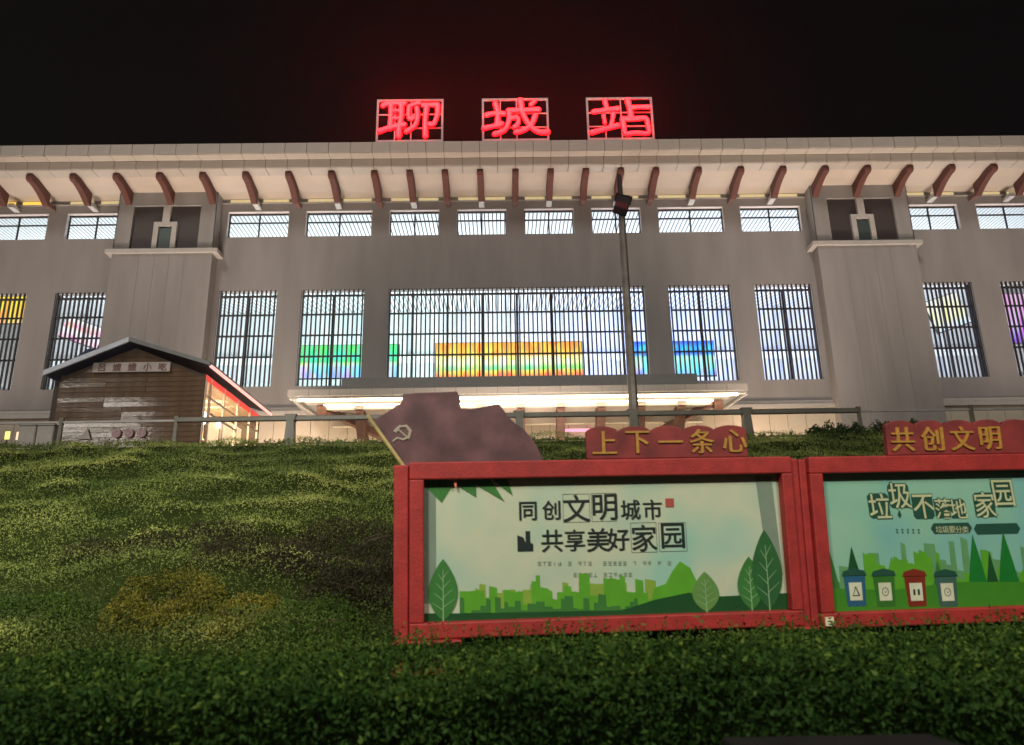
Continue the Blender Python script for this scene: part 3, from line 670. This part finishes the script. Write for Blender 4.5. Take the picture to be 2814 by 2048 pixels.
U = lambda x, y=1200: -.695+(x-943-(y-1065)*-.01-0)*3.195/(783+(y-1060)*.08)
W_ = lambda x, y: 1.075-(y-(1065-(x-945)*.0245))*1.19/(307)
# frame shade on the left and right poster edges, put in as darker strips
flat(ps, 'edge_shade', [(a, c+.15), (a+.10, c+.15), (a+.10, d-.03), (a, d-.03)], ink('edge', (122, 140, 122)), 1)
flat(ps, 'edge_shade', [(b-.15, c+.3), (b-.02, c+.3), (b-.06, d-.02), (b-.21, d-.02)], ink('edge', (122, 140, 122)), 1)
# skyline and greenery along the bottom
skyline(ps, a+.3, b-.9, c, .30, GR4, 2, 3, .07)
skyline(ps, a+.3, a+.62, c, .30, GR2, 3, 5, .08); skyline(ps, a+.68, b-1.1, c, .36, GR2, 3.8, 11, .06)
skyline(ps, a+.3, b-1.35, c, .20, GR1, 4.6, 8, .05)
flat(ps, 'printed_hill', [(a, c), (a, c+.07), (a+.3, c+.06), (a+1.0, c+.05), (a+1.7, c+.04), (a+2.0, c+.12), (a+2.3, c+.17), (a+2.6, c+.13), (b, c+.14), (b, c)][::-1], GR3, 6)
flat(ps, 'printed_bush', [(a+1.95, c+.05), (a+2.0, c+.22), (a+2.1, c+.25), (a+2.17, c+.36), (a+2.24, c+.44), (a+2.33, c+.38), (a+2.4, c+.22), (a+2.45, c+.05)][::-1], GR2, 5)
flat(ps, 'printed_tree', leafshape(a+.16, c+.005, .15, .51), GR1, 7); veins(ps, a+.16, c, .5, .13, GRV, 8.2)
flat(ps, 'printed_tree', leafshape(b-.74, c+.005, .145, .34), ink('olive', (96, 140, 70)), 7); veins(ps, b-.74, c, .33, .12, GRV, 8.2)
flat(ps, 'printed_tree', leafshape(b-.33, c+.005, .14, .46), GR1, 7); veins(ps, b-.33, c, .45, .12, GRV, 8.2)
flat(ps, 'printed_tree', leafshape(b-.17, c+.005, .165, .69), ink('tree_dark', (44, 96, 50)), 8.6); veins(ps, b-.17, c, .66, .14, GRV, 9.8)
for cx_, w_, h_, an in ((a+.12, .16, .2, 0), (a+.33, .12, .16, .1), (a+.48, .1, .2, .2), (a+.66, .07, .15, .1)):
    flat(ps, 'printed_leaf', [(cx_-w_, d-.005), (cx_+w_*.2+an, d-h_), (cx_+w_, d-.005)], GR1, 2+an*8)
# slogan
for ch, x, y, s_ in (('同', 1165, 1133, .185), ('创', 1216, 1131, .18), ('文', 1271, 1127, .26), ('明', 1334, 1124, .26), ('城', 1391, 1130, .19), ('市', 1440, 1129, .19),
                     ('共', 1217, 1199, .21), ('享', 1267, 1198, .20), ('美', 1318, 1197, .22), ('好', 1363, 1196, .21), ('家', 1421, 1193, .25), ('园', 1485, 1188, .25)):
    glyph('slogan_character', ch, U(x, y), W_(x, y), s_*.98, -.004-.0006*(ord(ch)%7), TEAL, ps, .0012, 0)
    glyph('slogan_character_stroke', ch, U(x, y)+.005, W_(x, y), s_*.98, -.0092-.0004*(ord(ch)%7), TEAL, ps, .0006, 0)
for x0, x1, y0, y1 in ((1243, 1302, 1096, 1159), (1306, 1361, 1094, 1157), (1393, 1451, 1160, 1226), (1456, 1518, 1160, 1224)):
    u0, u1, z0, z1 = U(x0, y1), U(x1, y1), W_(x0, y1), W_(x0, y0); t = .002
    MB().box(u0, u1, -.005, -.003, z0, z0+t).box(u0, u1, -.005, -.003, z1, z1+t).box(u0, u0+t, -.005, -.003, z0+t, z1).box(u1-t, u1, -.005, -.003, z0+t, z1).build('character_box', TEAL, ps)
MB().box(U(1470, 1115), U(1489, 1115), -.005, -.003, W_(1479, 1124), W_(1479, 1104)).build('red_seal', ink('seal', (165, 80, 66)), ps)
flat(ps, 'building_icon', [(U(1142), W_(1142, 1223)), (U(1176), W_(1176, 1222)), (U(1176), W_(1176, 1206)), (U(1170), W_(1170, 1204)), (U(1170), W_(1170, 1178)), (U(1160), W_(1160, 1178)), (U(1160), W_(1160, 1204)), (U(1155), W_(1155, 1192)), (U(1142), W_(1142, 1187))], TEAL, 3)
# two rows of tiny print too small to read
TINY = ink('faint', (120, 134, 112)); mb = MB(); rr = random.Random(4)
for row, (y, x0, x1, skip) in enumerate(((1250, 1185, 1475, .22), (1275, 1262, 1390, .1))):
    x = x0
    while x < x1:
        if rr.random() > skip:
            u, z_ = U(x), W_(x, y); s_ = .016
            for q in range(3):
                if rr.random() < .8: mb.box(u, u+s_*2, -.0035, -.003, z_-s_+q*s_*.9, z_-s_+q*s_*.9+.005)
            q = u+rr.uniform(.3, .6)*s_*2; mb.box(q, q+.005, -.0045, -.004, z_-s_, z_+s_)
        x += 11
mb.build('fine_print', TINY, ps, kind='stuff')
# header boards with scalloped tops
def header(parent, u0, u1, w0, h, n, m=RED2):
    pts = [(u0, w0)]; p = (u1-u0)/n
    top = []
    for i in range(n):
        for t in range(9):
            th = math.pi*(1-t/8); top.append((u0+p*(i+.5)+p*.5*math.cos(th), w0+h-.055+.055*math.sin(th)))
    pts = [(u0, w0)]+top+[(u1, w0)]
    return bevel(MB().prism_y(pts[::-1], -.06, .0).build('header_board', m, parent), .006)
hb = header(bb, .74, 2.215, d+.155, .29, 5)
for ch, x in zip('上下一条心', (1336, 1410, 1483, 1553, 1627)):
    for dx_, dy_ in ((0, 0), (.005, .0007), (.010, .0014)): glyph('gold_character' if not dx_ else 'gold_character_stroke', ch, U(x, 1000)-.02+dx_, d+.155+.145, .235, -.070+dy_, GOLD, hb, .006, 0)

b2, (a2, b2_, c2, d2) = billboard('right billboard, cut by the picture edge, with turquoise poster of sorting bins and pointed trees', 2.885, -.148, 3.2, 1.215, False)
a, b, c, d = a2, b2_, c2, d2
ps = MB().box(a, b, 0, .03, c, d).build('poster', poster_mat('poster_turquoise', hexc(118, 176, 170), hexc(134, 186, 160), hexc(146, 190, 164)), b2)
U2 = lambda x, y=1200: a+(x-1815-(y-1050)*.082)*3.195/800
W2 = lambda x, y: d-(y-(1050-(x-1815)*.036))*1.215/(305)
OUT = ink('outline', (34, 78, 62)); CRM = ink('cream', (190, 196, 150))
for ch, x, y, s_ in (('垃', 1960, 1120, .22), ('圾', 2009, 1096, .22), ('不', 2066, 1120, .22), ('落', 2114, 1124, .17), ('地', 2150, 1124, .17), ('家', 2216, 1114, .22), ('园', 2262, 1086, .24)):
    q_ = s_*.46; uu, ww = U2(x, y), W2(x, y); e_ = q_*.25
    flat(ps, 'slogan_backing', [(uu-q_+e_, ww-q_*1.12), (uu+q_-e_, ww-q_*1.12), (uu+q_, ww-q_*1.12+e_), (uu+q_-.01, ww+q_*1.12-e_), (uu+q_-e_-.01, ww+q_*1.12), (uu-q_+e_-.01, ww+q_*1.12), (uu-q_-.01, ww+q_*1.12-e_), (uu-q_, ww-q_*1.12+e_)], OUT, 1.2+.04*(ord(ch)%7))
    glyph('slogan_shadow', ch, U2(x, y), W2(x, y), s_, -.0034-.0003*(ord(ch)%5), OUT, ps, .0004, .008, sz=1.15, slant=-.08)
    glyph('slogan_character', ch, U2(x, y), W2(x, y), s_, -.0066, CRM, ps, .0010, .001, sz=1.15, slant=-.08)
for x0, x1 in ((2082, 2182), (2186, 2300)):
    u0, u1, z0, z1 = U2(x0, 1170), U2(x1, 1170), W2(x0, 1182), W2(x0, 1158)
    flat(ps, 'slogan_pill', [(u0+.03, z0), (u1-.03, z0), (u1, z0+.045), (u1-.03, z1), (u0+.03, z1), (u0, z0+.05)], OUT, 2)
for i, ch in enumerate('垃圾要分类'): glyph('small_character', ch, U2(2101+i*16, 1170), W2(2101+i*16, 1171), .068, -.0052, CRM, ps, .0008, 0)
mb = MB()
for i in range(5):
    u, z_ = U2(1998+i*13, 1176), W2(1998+i*13, 1176)
    mb.box(u, u+.022, -.0035, -.003, z_-.018, z_-.012).box(u, u+.022, -.0035, -.003, z_+.008, z_+.014).box(u+.008, u+.014, -.0045, -.004, z_-.02, z_+.02)
mb.build('fine_print', OUT, ps, kind='stuff')
flat(ps, 'drop_motif', [(U2(2008, 1140)-.02, W2(2008, 1140)), (U2(2008, 1140), W2(2008, 1148)), (U2(2008, 1140)+.02, W2(2008, 1140)), (U2(2008, 1140), W2(2008, 1128))], OUT, 2)
skyline(ps, a, b, c, .62, ink('haze_green', (96, 150, 96)), 2, 21, .07)
skyline(ps, a+.1, b, c, .52, GR2, 3, 22, .06)
for cx_, w_, h_, m_ in ((a+.02, .10, .62, GR1), (a+.25, .10, .56, GR3), (a+.62, .12, .46, GR2), (a+1.05, .08, .42, GR1), (a+1.42, .10, .64, ink('tree_green', (24, 116, 42))), (a+1.56, .07, .48, GR3), (a+1.72, .11, .66, ink('tree_green', (24, 116, 42))), (a+2.1, .12, .58, GR1), (a+2.5, .12, .6, GR1)):
    flat(ps, 'printed_tree', [(cx_-w_, c+.14), (cx_-w_*.55, c+h_*.6), (cx_, c+h_), (cx_+w_*.55, c+h_*.6), (cx_+w_, c+.14)][::-1], m_, 4+random.random())
flat(ps, 'printed_lawn', [(a, c), (a, c+.2), (a+.6, c+.17), (a+1.2, c+.22), (a+2, c+.2), (b, c+.22), (b, c)][::-1], ink('lawn', (62, 132, 36)), 6)
for i, (x, m_) in enumerate(((1898, ink('bin_blue', (40, 92, 120))), (1967, ink('bin_green', (52, 110, 40))), (2040, ink('bin_red', (120, 44, 28))), (2114, ink('bin_grey', (60, 96, 84))))):
    u = U2(x, 1300); z0 = W2(x, 1342)
    flat(ps, 'printed_bin', [(u-.085, z0), (u+.085, z0), (u+.10, z0+.26), (u-.10, z0+.26)], m_, 7.2)
    flat(ps, 'printed_bin_lid', [(u-.115, z0+.265), (u+.115, z0+.265), (u+.10, z0+.305), (u, z0+.33), (u-.10, z0+.305)], OUT if i != 2 else m_, 8)
    flat(ps, 'printed_bin_label', [(u-.058, z0+.05), (u+.058, z0+.05), (u+.06, z0+.205), (u-.06, z0+.205)], WH, 8.6)
    k = MB(); y_ = -.0150
    if i == 0: k.box(u-.034, u+.034, y_-.0006, y_-.0002, z0+.088, z0+.096)
    if i == 0: k.add([(u-.03, y_, z0+.09), (u-.024, y_, z0+.09), (u+.004, y_, z0+.17), (u-.004, y_, z0+.17)], [(0, 1, 2, 3)]).add([(u+.024, y_-.0001, z0+.09), (u+.036, y_-.0001, z0+.09), (u+.006, y_-.0001, z0+.17), (u-.004, y_-.0001, z0+.17)], [(0, 1, 2, 3)])
    elif i == 2:
        for dx in (-.03, .012): k.box(u+dx, u+dx+.02, y_-.0005, y_, z0+.10, z0+.15)
    else:
        pts = [(u+.03*math.cos(t), z0+.127+.035*math.sin(t)) for t in np.linspace(.0, 6.283, 14)]
        k.tube([(p_[0], y_, p_[1]) for p_ in pts], .003, 4).add([(u-.012, y_-.002, z0+.14), (u+.0, y_-.002, z0+.115), (u+.022, y_-.002, z0+.15), (u+.0, y_-.002, z0+.124)], [(0, 1, 2, 3)])
    k.build('bin_mark', TEAL, ps)
hb = header(b2, a+.66, a+2.95, d+.155, .32, 8)
for ch, x in zip('共创文明', (2012, 2086, 2161, 2232)):
    for dx_, dy_ in ((0, 0), (.006, .0007), (.012, .0014)): glyph('gold_character' if not dx_ else 'gold_character_stroke', ch, a+.66+.143+(x-2012)/74.0*.288+dx_, d+.155+.145, .24, -.070+dy_, GOLD, hb, .006, 0)
w_o = MB().box(a-.105, a-.03, -.118, -.102, c-.105, c-.03).build('paper_label', ink('label', (225, 220, 180)), b2)
MB().box(a-.09, a-.045, -.1195, -.1185, c-.09, c-.085).box(a-.09, a-.045, -.1195, -.1185, c-.07, c-.065).build('label_print', TEAL, w_o)

# ------------------------------------------------------------------ slanting pole and flag board on the left billboard, flare wash in its red
def at(sx, sy, y):                             # photograph pixel (2268 wide) to a point on the vertical plane y
    s_ = 2814/2268; r = fwd*2150.3+rt*(sx*s_-1407)-upv*(sy*s_-1024); return r*(y/r.y)
FLAGM = mat('flare_washed_red', (.115, .055, .058), .7, var=.45, scale=4)  # lens flare wash put into the dull red
bb_inv = (Matrix.Translation((0, 7, 0)) @ brd_rot.to_matrix().to_4x4()).inverted()
def onboard(sx, sy, yl):                       # where the sight line meets the plane y = yl of the left billboard
    o_ = bb_inv @ Vector((0, 0, 0)); d_ = (bb_inv @ at(sx, sy, 7))-o_; p_ = o_+d_*((yl-o_.y)/d_.y); return p_.x, p_.z
outl = [(822, 934), (845, 921), (872, 905), (889, 893), (893, 874), (930, 871), (975, 870), (1012, 868), (1018, 880), (1020, 905), (1045, 907), (1075, 901), (1104, 895), (1113, 906), (1124, 922),
        (1140, 938), (1158, 950), (1172, 966), (1186, 985), (1200, 1012), (1206, 1034), (905, 1046), (880, 1012), (850, 972)]
op = [onboard(x, y, .10) for x, y in outl]
fl = bevel(MB().prism_y(op[::-1], .07, .12).build('flag_board', FLAGM, bb), .006)
p0, p1 = onboard(909, 1054, .03), onboard(815, 922, .03)
MB().tube([(p0[0], .045, p0[1]), ((p0[0]+p1[0])/2, .045, (p0[1]+p1[1])/2), (p1[0], .045, p1[1])], .017, 8).build('flag_pole', mat('faded_gold_pole', (.42, .33, .13), .6, var=.25, scale=9), fl)
em = MB(); q = lambda x, y: (lambda t: (t[0], .062, t[1]))(onboard(x, y, .062))
em.tube([q(877, 958), q(886, 945), q(900, 944), q(909, 955), q(906, 968), q(893, 974), q(880, 970)], [.006, .010, .014, .016, .014, .010, .007], 8, .3)
em.tube([q(906, 972), q(880, 950)], .007, 6, .3).tube([q(874, 955), q(886, 944)], .011, 6, .3).tube([q(880, 970), q(871, 977)], .008, 6, .3)
em.build('flag_emblem', mat('faded_gold', (.34, .30, .22), .7), fl)
rb = at(1008, 1065, 6.8)
tag(MB().tube([rb+Vector((-.006, 0, .055)), rb, rb+Vector((.006, 0, -.055))], [.006, .016, .006], 6, .3).build('orange_tag', mat('orange_tag', (.75, .22, .12), .5)),
    'small orange ribbon hanging at the top edge of the left poster', 'ribbon')

# ------------------------------------------------------------------ foliage
def scatter(pts, nrm, size, tint, name, m, parent=None, kind='stuff', aspect=.5, jit=.9):
    """one pointed leaf (two triangles) per point"""
    n = len(pts)
    d = rng.normal(size=(n, 3)); d /= np.linalg.norm(d, axis=1)[:, None]
    nn = nrm*(1-jit)+d*jit; nn /= np.linalg.norm(nn, axis=1)[:, None]
    r = rng.normal(size=(n, 3)); r[:, 2] += .6; t = r-nn*(r*nn).sum(1)[:, None]; t /= np.linalg.norm(t, axis=1)[:, None]
    b = np.cross(nn, t); s = size[:, None]
    v = np.stack([pts-t*s*.5, pts+b*s*aspect*.5, pts+t*s*.6, pts-b*s*aspect*.5], 1).reshape(-1, 3)
    me = bpy.data.meshes.new(name); me.vertices.add(4*n); me.vertices.foreach_set('co', v.ravel())
    me.loops.add(4*n); me.loops.foreach_set('vertex_index', np.arange(4*n, dtype=np.int32))
    me.polygons.add(n); me.polygons.foreach_set('loop_start', np.arange(0, 4*n, 4, dtype=np.int32)); me.polygons.foreach_set('loop_total', np.full(n, 4, dtype=np.int32))
    at_ = me.attributes.new('tint', 'FLOAT', 'POINT'); at_.data.foreach_set('value', np.repeat(tint, 4).astype(np.float32))
    me.materials.append(m); me.update(); me.validate()
    return link(name, me, parent, None, kind)
def vnoise(x, y, z=0, seed=0):
    r = np.random.default_rng(seed); out = np.zeros_like(x)
    for k in range(14):
        f = r.uniform(.6, 3.2); a = r.normal(size=3); a /= np.linalg.norm(a); out += np.sin((x*a[0]+y*a[1]+z*a[2])*f*2.2+r.uniform(0, 6.28))/math.sqrt(14)
    return out
# clipped hedge in the foreground
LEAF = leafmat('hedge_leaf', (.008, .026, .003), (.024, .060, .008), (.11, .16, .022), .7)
hg = thing('hedge', 'broad clipped evergreen hedge along the kerb in front of the billboards', 'hedge', (0, 4.6, -1.5))
MB().box(-9.5, 9.5, -.85, 1.9, 0, .97).build('shade_core', mat('hedge_shade', (.004, .006, .002), 1, var=.4, scale=12, spec=0), hg)  # near-black core: shade inside the hedge put into its colour
N = 260000
u = rng.random(N); x = rng.uniform(-6.2, 6.8, N)
front = u < .45
y = np.where(front, rng.uniform(3.30, 3.62, N), rng.uniform(3.45, 6.75, N))
base_top = -.27-.03*np.clip(y-5.2, 0, 2)+.05*vnoise(x, y*1.5, 0, 3)-.10*np.clip((3.75-y)/.4, 0, 1)+ .012*x
z = np.where(front, rng.uniform(-1.2, -.30, N), base_top-np.abs(rng.normal(0, .045, N)))
y = np.where(front, 3.42+.12*vnoise(x*1.6, z*2.5, 0, 5)+rng.normal(0, .035, N)-(.0), y)
hole = vnoise(x*4.2, y*3, z*5, 9) > 1.5
keep = ~(hole & (rng.random(N) < .85))
x, y, z, front = x[keep], y[keep], z[keep], front[keep]; N = len(x)
nrm = np.where(front[:, None], [0, -1, .35], [0, -.25, 1.])
tint = np.clip(.32+.22*vnoise(x*1.2, y*1.2, z*2, 11)*.7+rng.normal(0, .16, N)+np.where(front, -.06, .10), 0, 1)  # front leaves tinted darker and top ones lighter, as if lit from above
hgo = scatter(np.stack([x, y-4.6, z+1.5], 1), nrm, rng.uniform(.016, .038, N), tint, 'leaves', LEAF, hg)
# longer shoots standing out of the hedge
S = 2600; sx_ = rng.uniform(-6, 6.6, S); sy_ = rng.uniform(3.3, 6.6, S); sz_ = -.30+.05*vnoise(sx_, sy_*1.5, 0, 3)+.012*sx_
k = 7; px_ = np.repeat(sx_, k)+np.tile(np.linspace(0, .02, k), S)*np.repeat(rng.normal(0, 2, S), k); hh = np.repeat(rng.uniform(.05, .16, S), k)*np.tile(np.linspace(.0, 1, k), S)
py_ = np.repeat(sy_, k)+rng.normal(0, .006, S*k); pz_ = np.repeat(sz_, k)+hh
scatter(np.stack([px_, py_-4.6, pz_+1.5], 1), np.tile([0, -1., .4], (S*k, 1)), rng.uniform(.02, .035, S*k), np.clip(.6+rng.normal(0, .15, S*k), 0, 1), 'young_shoots', LEAF, hg)
# ground cover on the bank
GC = leafmat('ground_cover_leaf', (.05, .085, .02), (.15, .19, .045), (.30, .33, .09), .7)
# tall weeds along the top edge of the bank
S = 1500; sx_ = rng.uniform(-17, 19, S); sy_ = rng.uniform(20.2, 21.0, S); k = 8
hh = np.repeat(rng.uniform(.02, .19, S)*(.6+.5*np.clip(vnoise(sx_*.8, sx_*0, 0, 31), -1, 1)), k)*np.tile(np.linspace(0, 1, k), S)
scatter(np.stack([np.repeat(sx_, k)+rng.normal(0, .02, S*k), np.repeat(sy_, k)+rng.normal(0, .02, S*k), 4.18+hh], 1), np.tile([0, -1., .3], (S*k, 1)), rng.uniform(.04, .08, S*k), np.clip(.3+rng.normal(0, .15, S*k), 0, 1), 'edge_weeds', GC)
# separate shrubs
def slope_np(x, y):
    t = (y-7.2)/13.6; q = np.sin(np.clip(t, 0, 1)*math.pi)
    b = -.45+4.67*t+.07*np.sin(x*.53+y*.31)*q+.05*np.sin(x*1.7-y*.9+2*np.sin(x*.4))*q+.22*np.exp(-((x+2.9)/1.6)**2-((y-9.3)/1.0)**2)-.25*np.exp(-((x+1.3)/1.5)**2-((y-10.0)/1.0)**2)
    return np.where(y < 7.2, -1.45+(y-3.2)/4, np.where(y < 20.8, b, 4.22))
def shrub(name, lab, cat, x0, y0, rx, ry, h, m, n, group=None, sz=(.014, .032)):
    zb = slope_z(x0, y0); o = thing(name, lab, cat, (x0, y0, zb-.03), group)
    ph = rng.uniform(0, 2*math.pi, n); ct = rng.random(n)**.7; rr_ = rng.random(n)**.33
    lx = rx*rr_*np.cos(ph)*np.sqrt(1-ct**2*.75); ly = ry*rr_*np.sin(ph)*np.sqrt(1-ct**2*.75)
    lz = h*ct*rr_*(1+.22*vnoise(lx*4+x0, ly*4, 0, 41))+.02
    lz += slope_np(x0+lx, y0+ly)-zb
    cl = vnoise(lx*3.5+x0*2, ly*3.5, lz*4, 43); kp = cl > -.9; lx, ly, lz, cl = lx[kp], ly[kp], lz[kp], cl[kp]; n = len(lx)
    nr = np.stack([lx/rx, ly/ry-.4, np.full(n, .8)], 1)
    scatter(np.stack([lx, ly, lz], 1), nr, rng.uniform(*sz, n), np.clip(.45+.2*cl+rng.normal(0, .17, n), 0, 1), 'foliage', m, o)
    tw = MB()
    for k_ in range(7):
        an = rng.uniform(0, 6.28); e_ = Vector((rx*.6*math.cos(an), ry*.6*math.sin(an), h*.75)); tw.tube([(0, 0, -.05), e_*.5+Vector((0, 0, .04)), e_], [.012, .009, .004], 5)
    tw.build('stems', mat('stem_brown', (.06, .04, .025), .9), o); return o
N = 560000
yy = 7.0+14*rng.random(N)**1.2; xw = 5+yy*.75; x = rng.uniform(-1, 1, N)*xw
zz = slope_np(x, yy); lump = vnoise(x*1.0, yy*1.0, 0, 21)
bare = (((x+1.5)/1.7)**2+((yy-10.2)/1.2)**2 < 1+.5*lump) | (((x+5.0)/1.1)**2+((yy-11.2)/1.1)**2 < .7+.5*lump)
z = zz+.10+.07*lump+np.abs(rng.normal(0, .045, N))
keep = ~(bare & (rng.random(N) < .6)); x, yy, z, lump = x[keep], yy[keep], z[keep], lump[keep]; N = len(x)
scatter(np.stack([x, yy, z], 1), np.tile([0, -.55, .8], (N, 1)), rng.uniform(.014, .034, N)*(.6+yy/20), np.clip(.40+.26*lump*np.abs(lump)+.20*vnoise(x*.35, yy*.35, 0, 77)+rng.normal(0, .10, N), 0, 1), 'ground_cover', GC, aspect=.34)
GOLDL = leafmat('golden_leaf', (.05, .055, .008), (.12, .115, .014), (.24, .20, .03))
DRYSHADE = leafmat('shaded_dry_leaf', (.014, .012, .007), (.030, .025, .013), (.06, .05, .024))  # dry leaves, darkened further to stand for the unlit part of the bank
G3 = leafmat('green_shrub_leaf', (.018, .045, .006), (.045, .085, .012), (.10, .15, .025))
shrub('golden_shrub', 'rounded golden-yellow shrub at the foot of the bank on the left', 'shrub', -3.42, 8.2, .62, .55, .34, GOLDL, 9000)
shrub('golden_shrub', 'smaller golden shrub just right of the rounded golden one', 'shrub', -2.55, 8.0, .42, .4, .20, GOLDL, 4500)
shrub('green_shrub', 'low leafy green shrub between the golden shrubs and the left billboard', 'shrub', -1.85, 7.75, .62, .5, .22, G3, 9000)
shrub('green_shrub', 'spreading olive-green shrub at the far left foot of the bank', 'shrub', -4.75, 8.0, .75, .6, .24, G3, 10000)
for x0, y0, rx, ry, h, n, lab in ((-1.75, 9.4, 1.0, .8, .26, 5200, 'wide shade-darkened dry brown shrub behind the left billboard edge'), (-2.9, 9.7, .95, .75, .30, 5600, 'shade-darkened dry brown shrub above the golden shrub'), (-1.35, 8.55, .85, .6, .30, 5600, 'nearest shade-darkened dry brown shrub, beside the left upright of the left billboard'), (-2.1, 10.9, .9, .8, .28, 4200, 'upper shade-darkened dry brown shrub in the dark patch left of the billboard'),
                             (-.95, 10.4, .9, .7, .30, 3800, 'shade-darkened dry brown shrub half hidden by the left billboard'), (-5.1, 10.6, .9, .6, .22, 3200, 'shade-darkened dry brown shrub at the left edge halfway up the bank'), (-4.1, 11.2, .6, .5, .2, 2200, 'small shade-darkened dry brown shrub in the middle of the bank')):
    shrub('shaded_dry_shrub', lab, 'shrub', x0, y0, rx, ry, h, DRYSHADE, int(n*1.8), 'shade-darkened dry brown shrubs on the bank', (.015, .035))
for x0, lab in ((9.0, 'dark bushy shrub on the bank top between the two billboards'), (10.6, 'taller dark shrub at the bank top beside the right header board')):
    shrub('dark_shrub', lab, 'shrub', x0, 20.6, .9, .6, .42, leafmat('dark_leaf%d' % x0, (.008, .02, .004), (.02, .04, .008), (.05, .075, .015)), 4200, None, (.04, .08))
# ------------------------------------------------------------------ dark stone bench end in front of the hedge
bn = thing('stone_bench', 'low black stone bench in front of the hedge at the bottom right edge', 'bench', (1.05, 2.6, -1.6))
bevel(MB().box(-.34, .36, -.25, .25, 1.10, 1.165).build('slab', KERB, bn), .012)
for q in (-.26, .22): bevel(MB().box(q, q+.08, -.2, .2, 0, 1.095).build('leg', KERB, bn), .01)

# ------------------------------------------------------------------ thin haze added for a glow around the lit letters
HZ = .0020
if HZ > 0:
    hz = MB().box(-70, 70, -12, 80, -2.7, 34.6).build('added_haze', None, kind='stuff')
    hm = bpy.data.materials.new('glow_haze'); hm.use_nodes = True; hn = hm.node_tree; hn.nodes.clear()
    pv = hn.nodes.new('ShaderNodeVolumePrincipled'); pv.inputs['Color'].default_value = (.85, .86, .9, 1); pv.inputs['Density'].default_value = HZ; pv.inputs['Anisotropy'].default_value = .8
    ho = hn.nodes.new('ShaderNodeOutputMaterial'); hn.links.new(pv.outputs[0], ho.inputs['Volume']); hz.data.materials.append(hm)
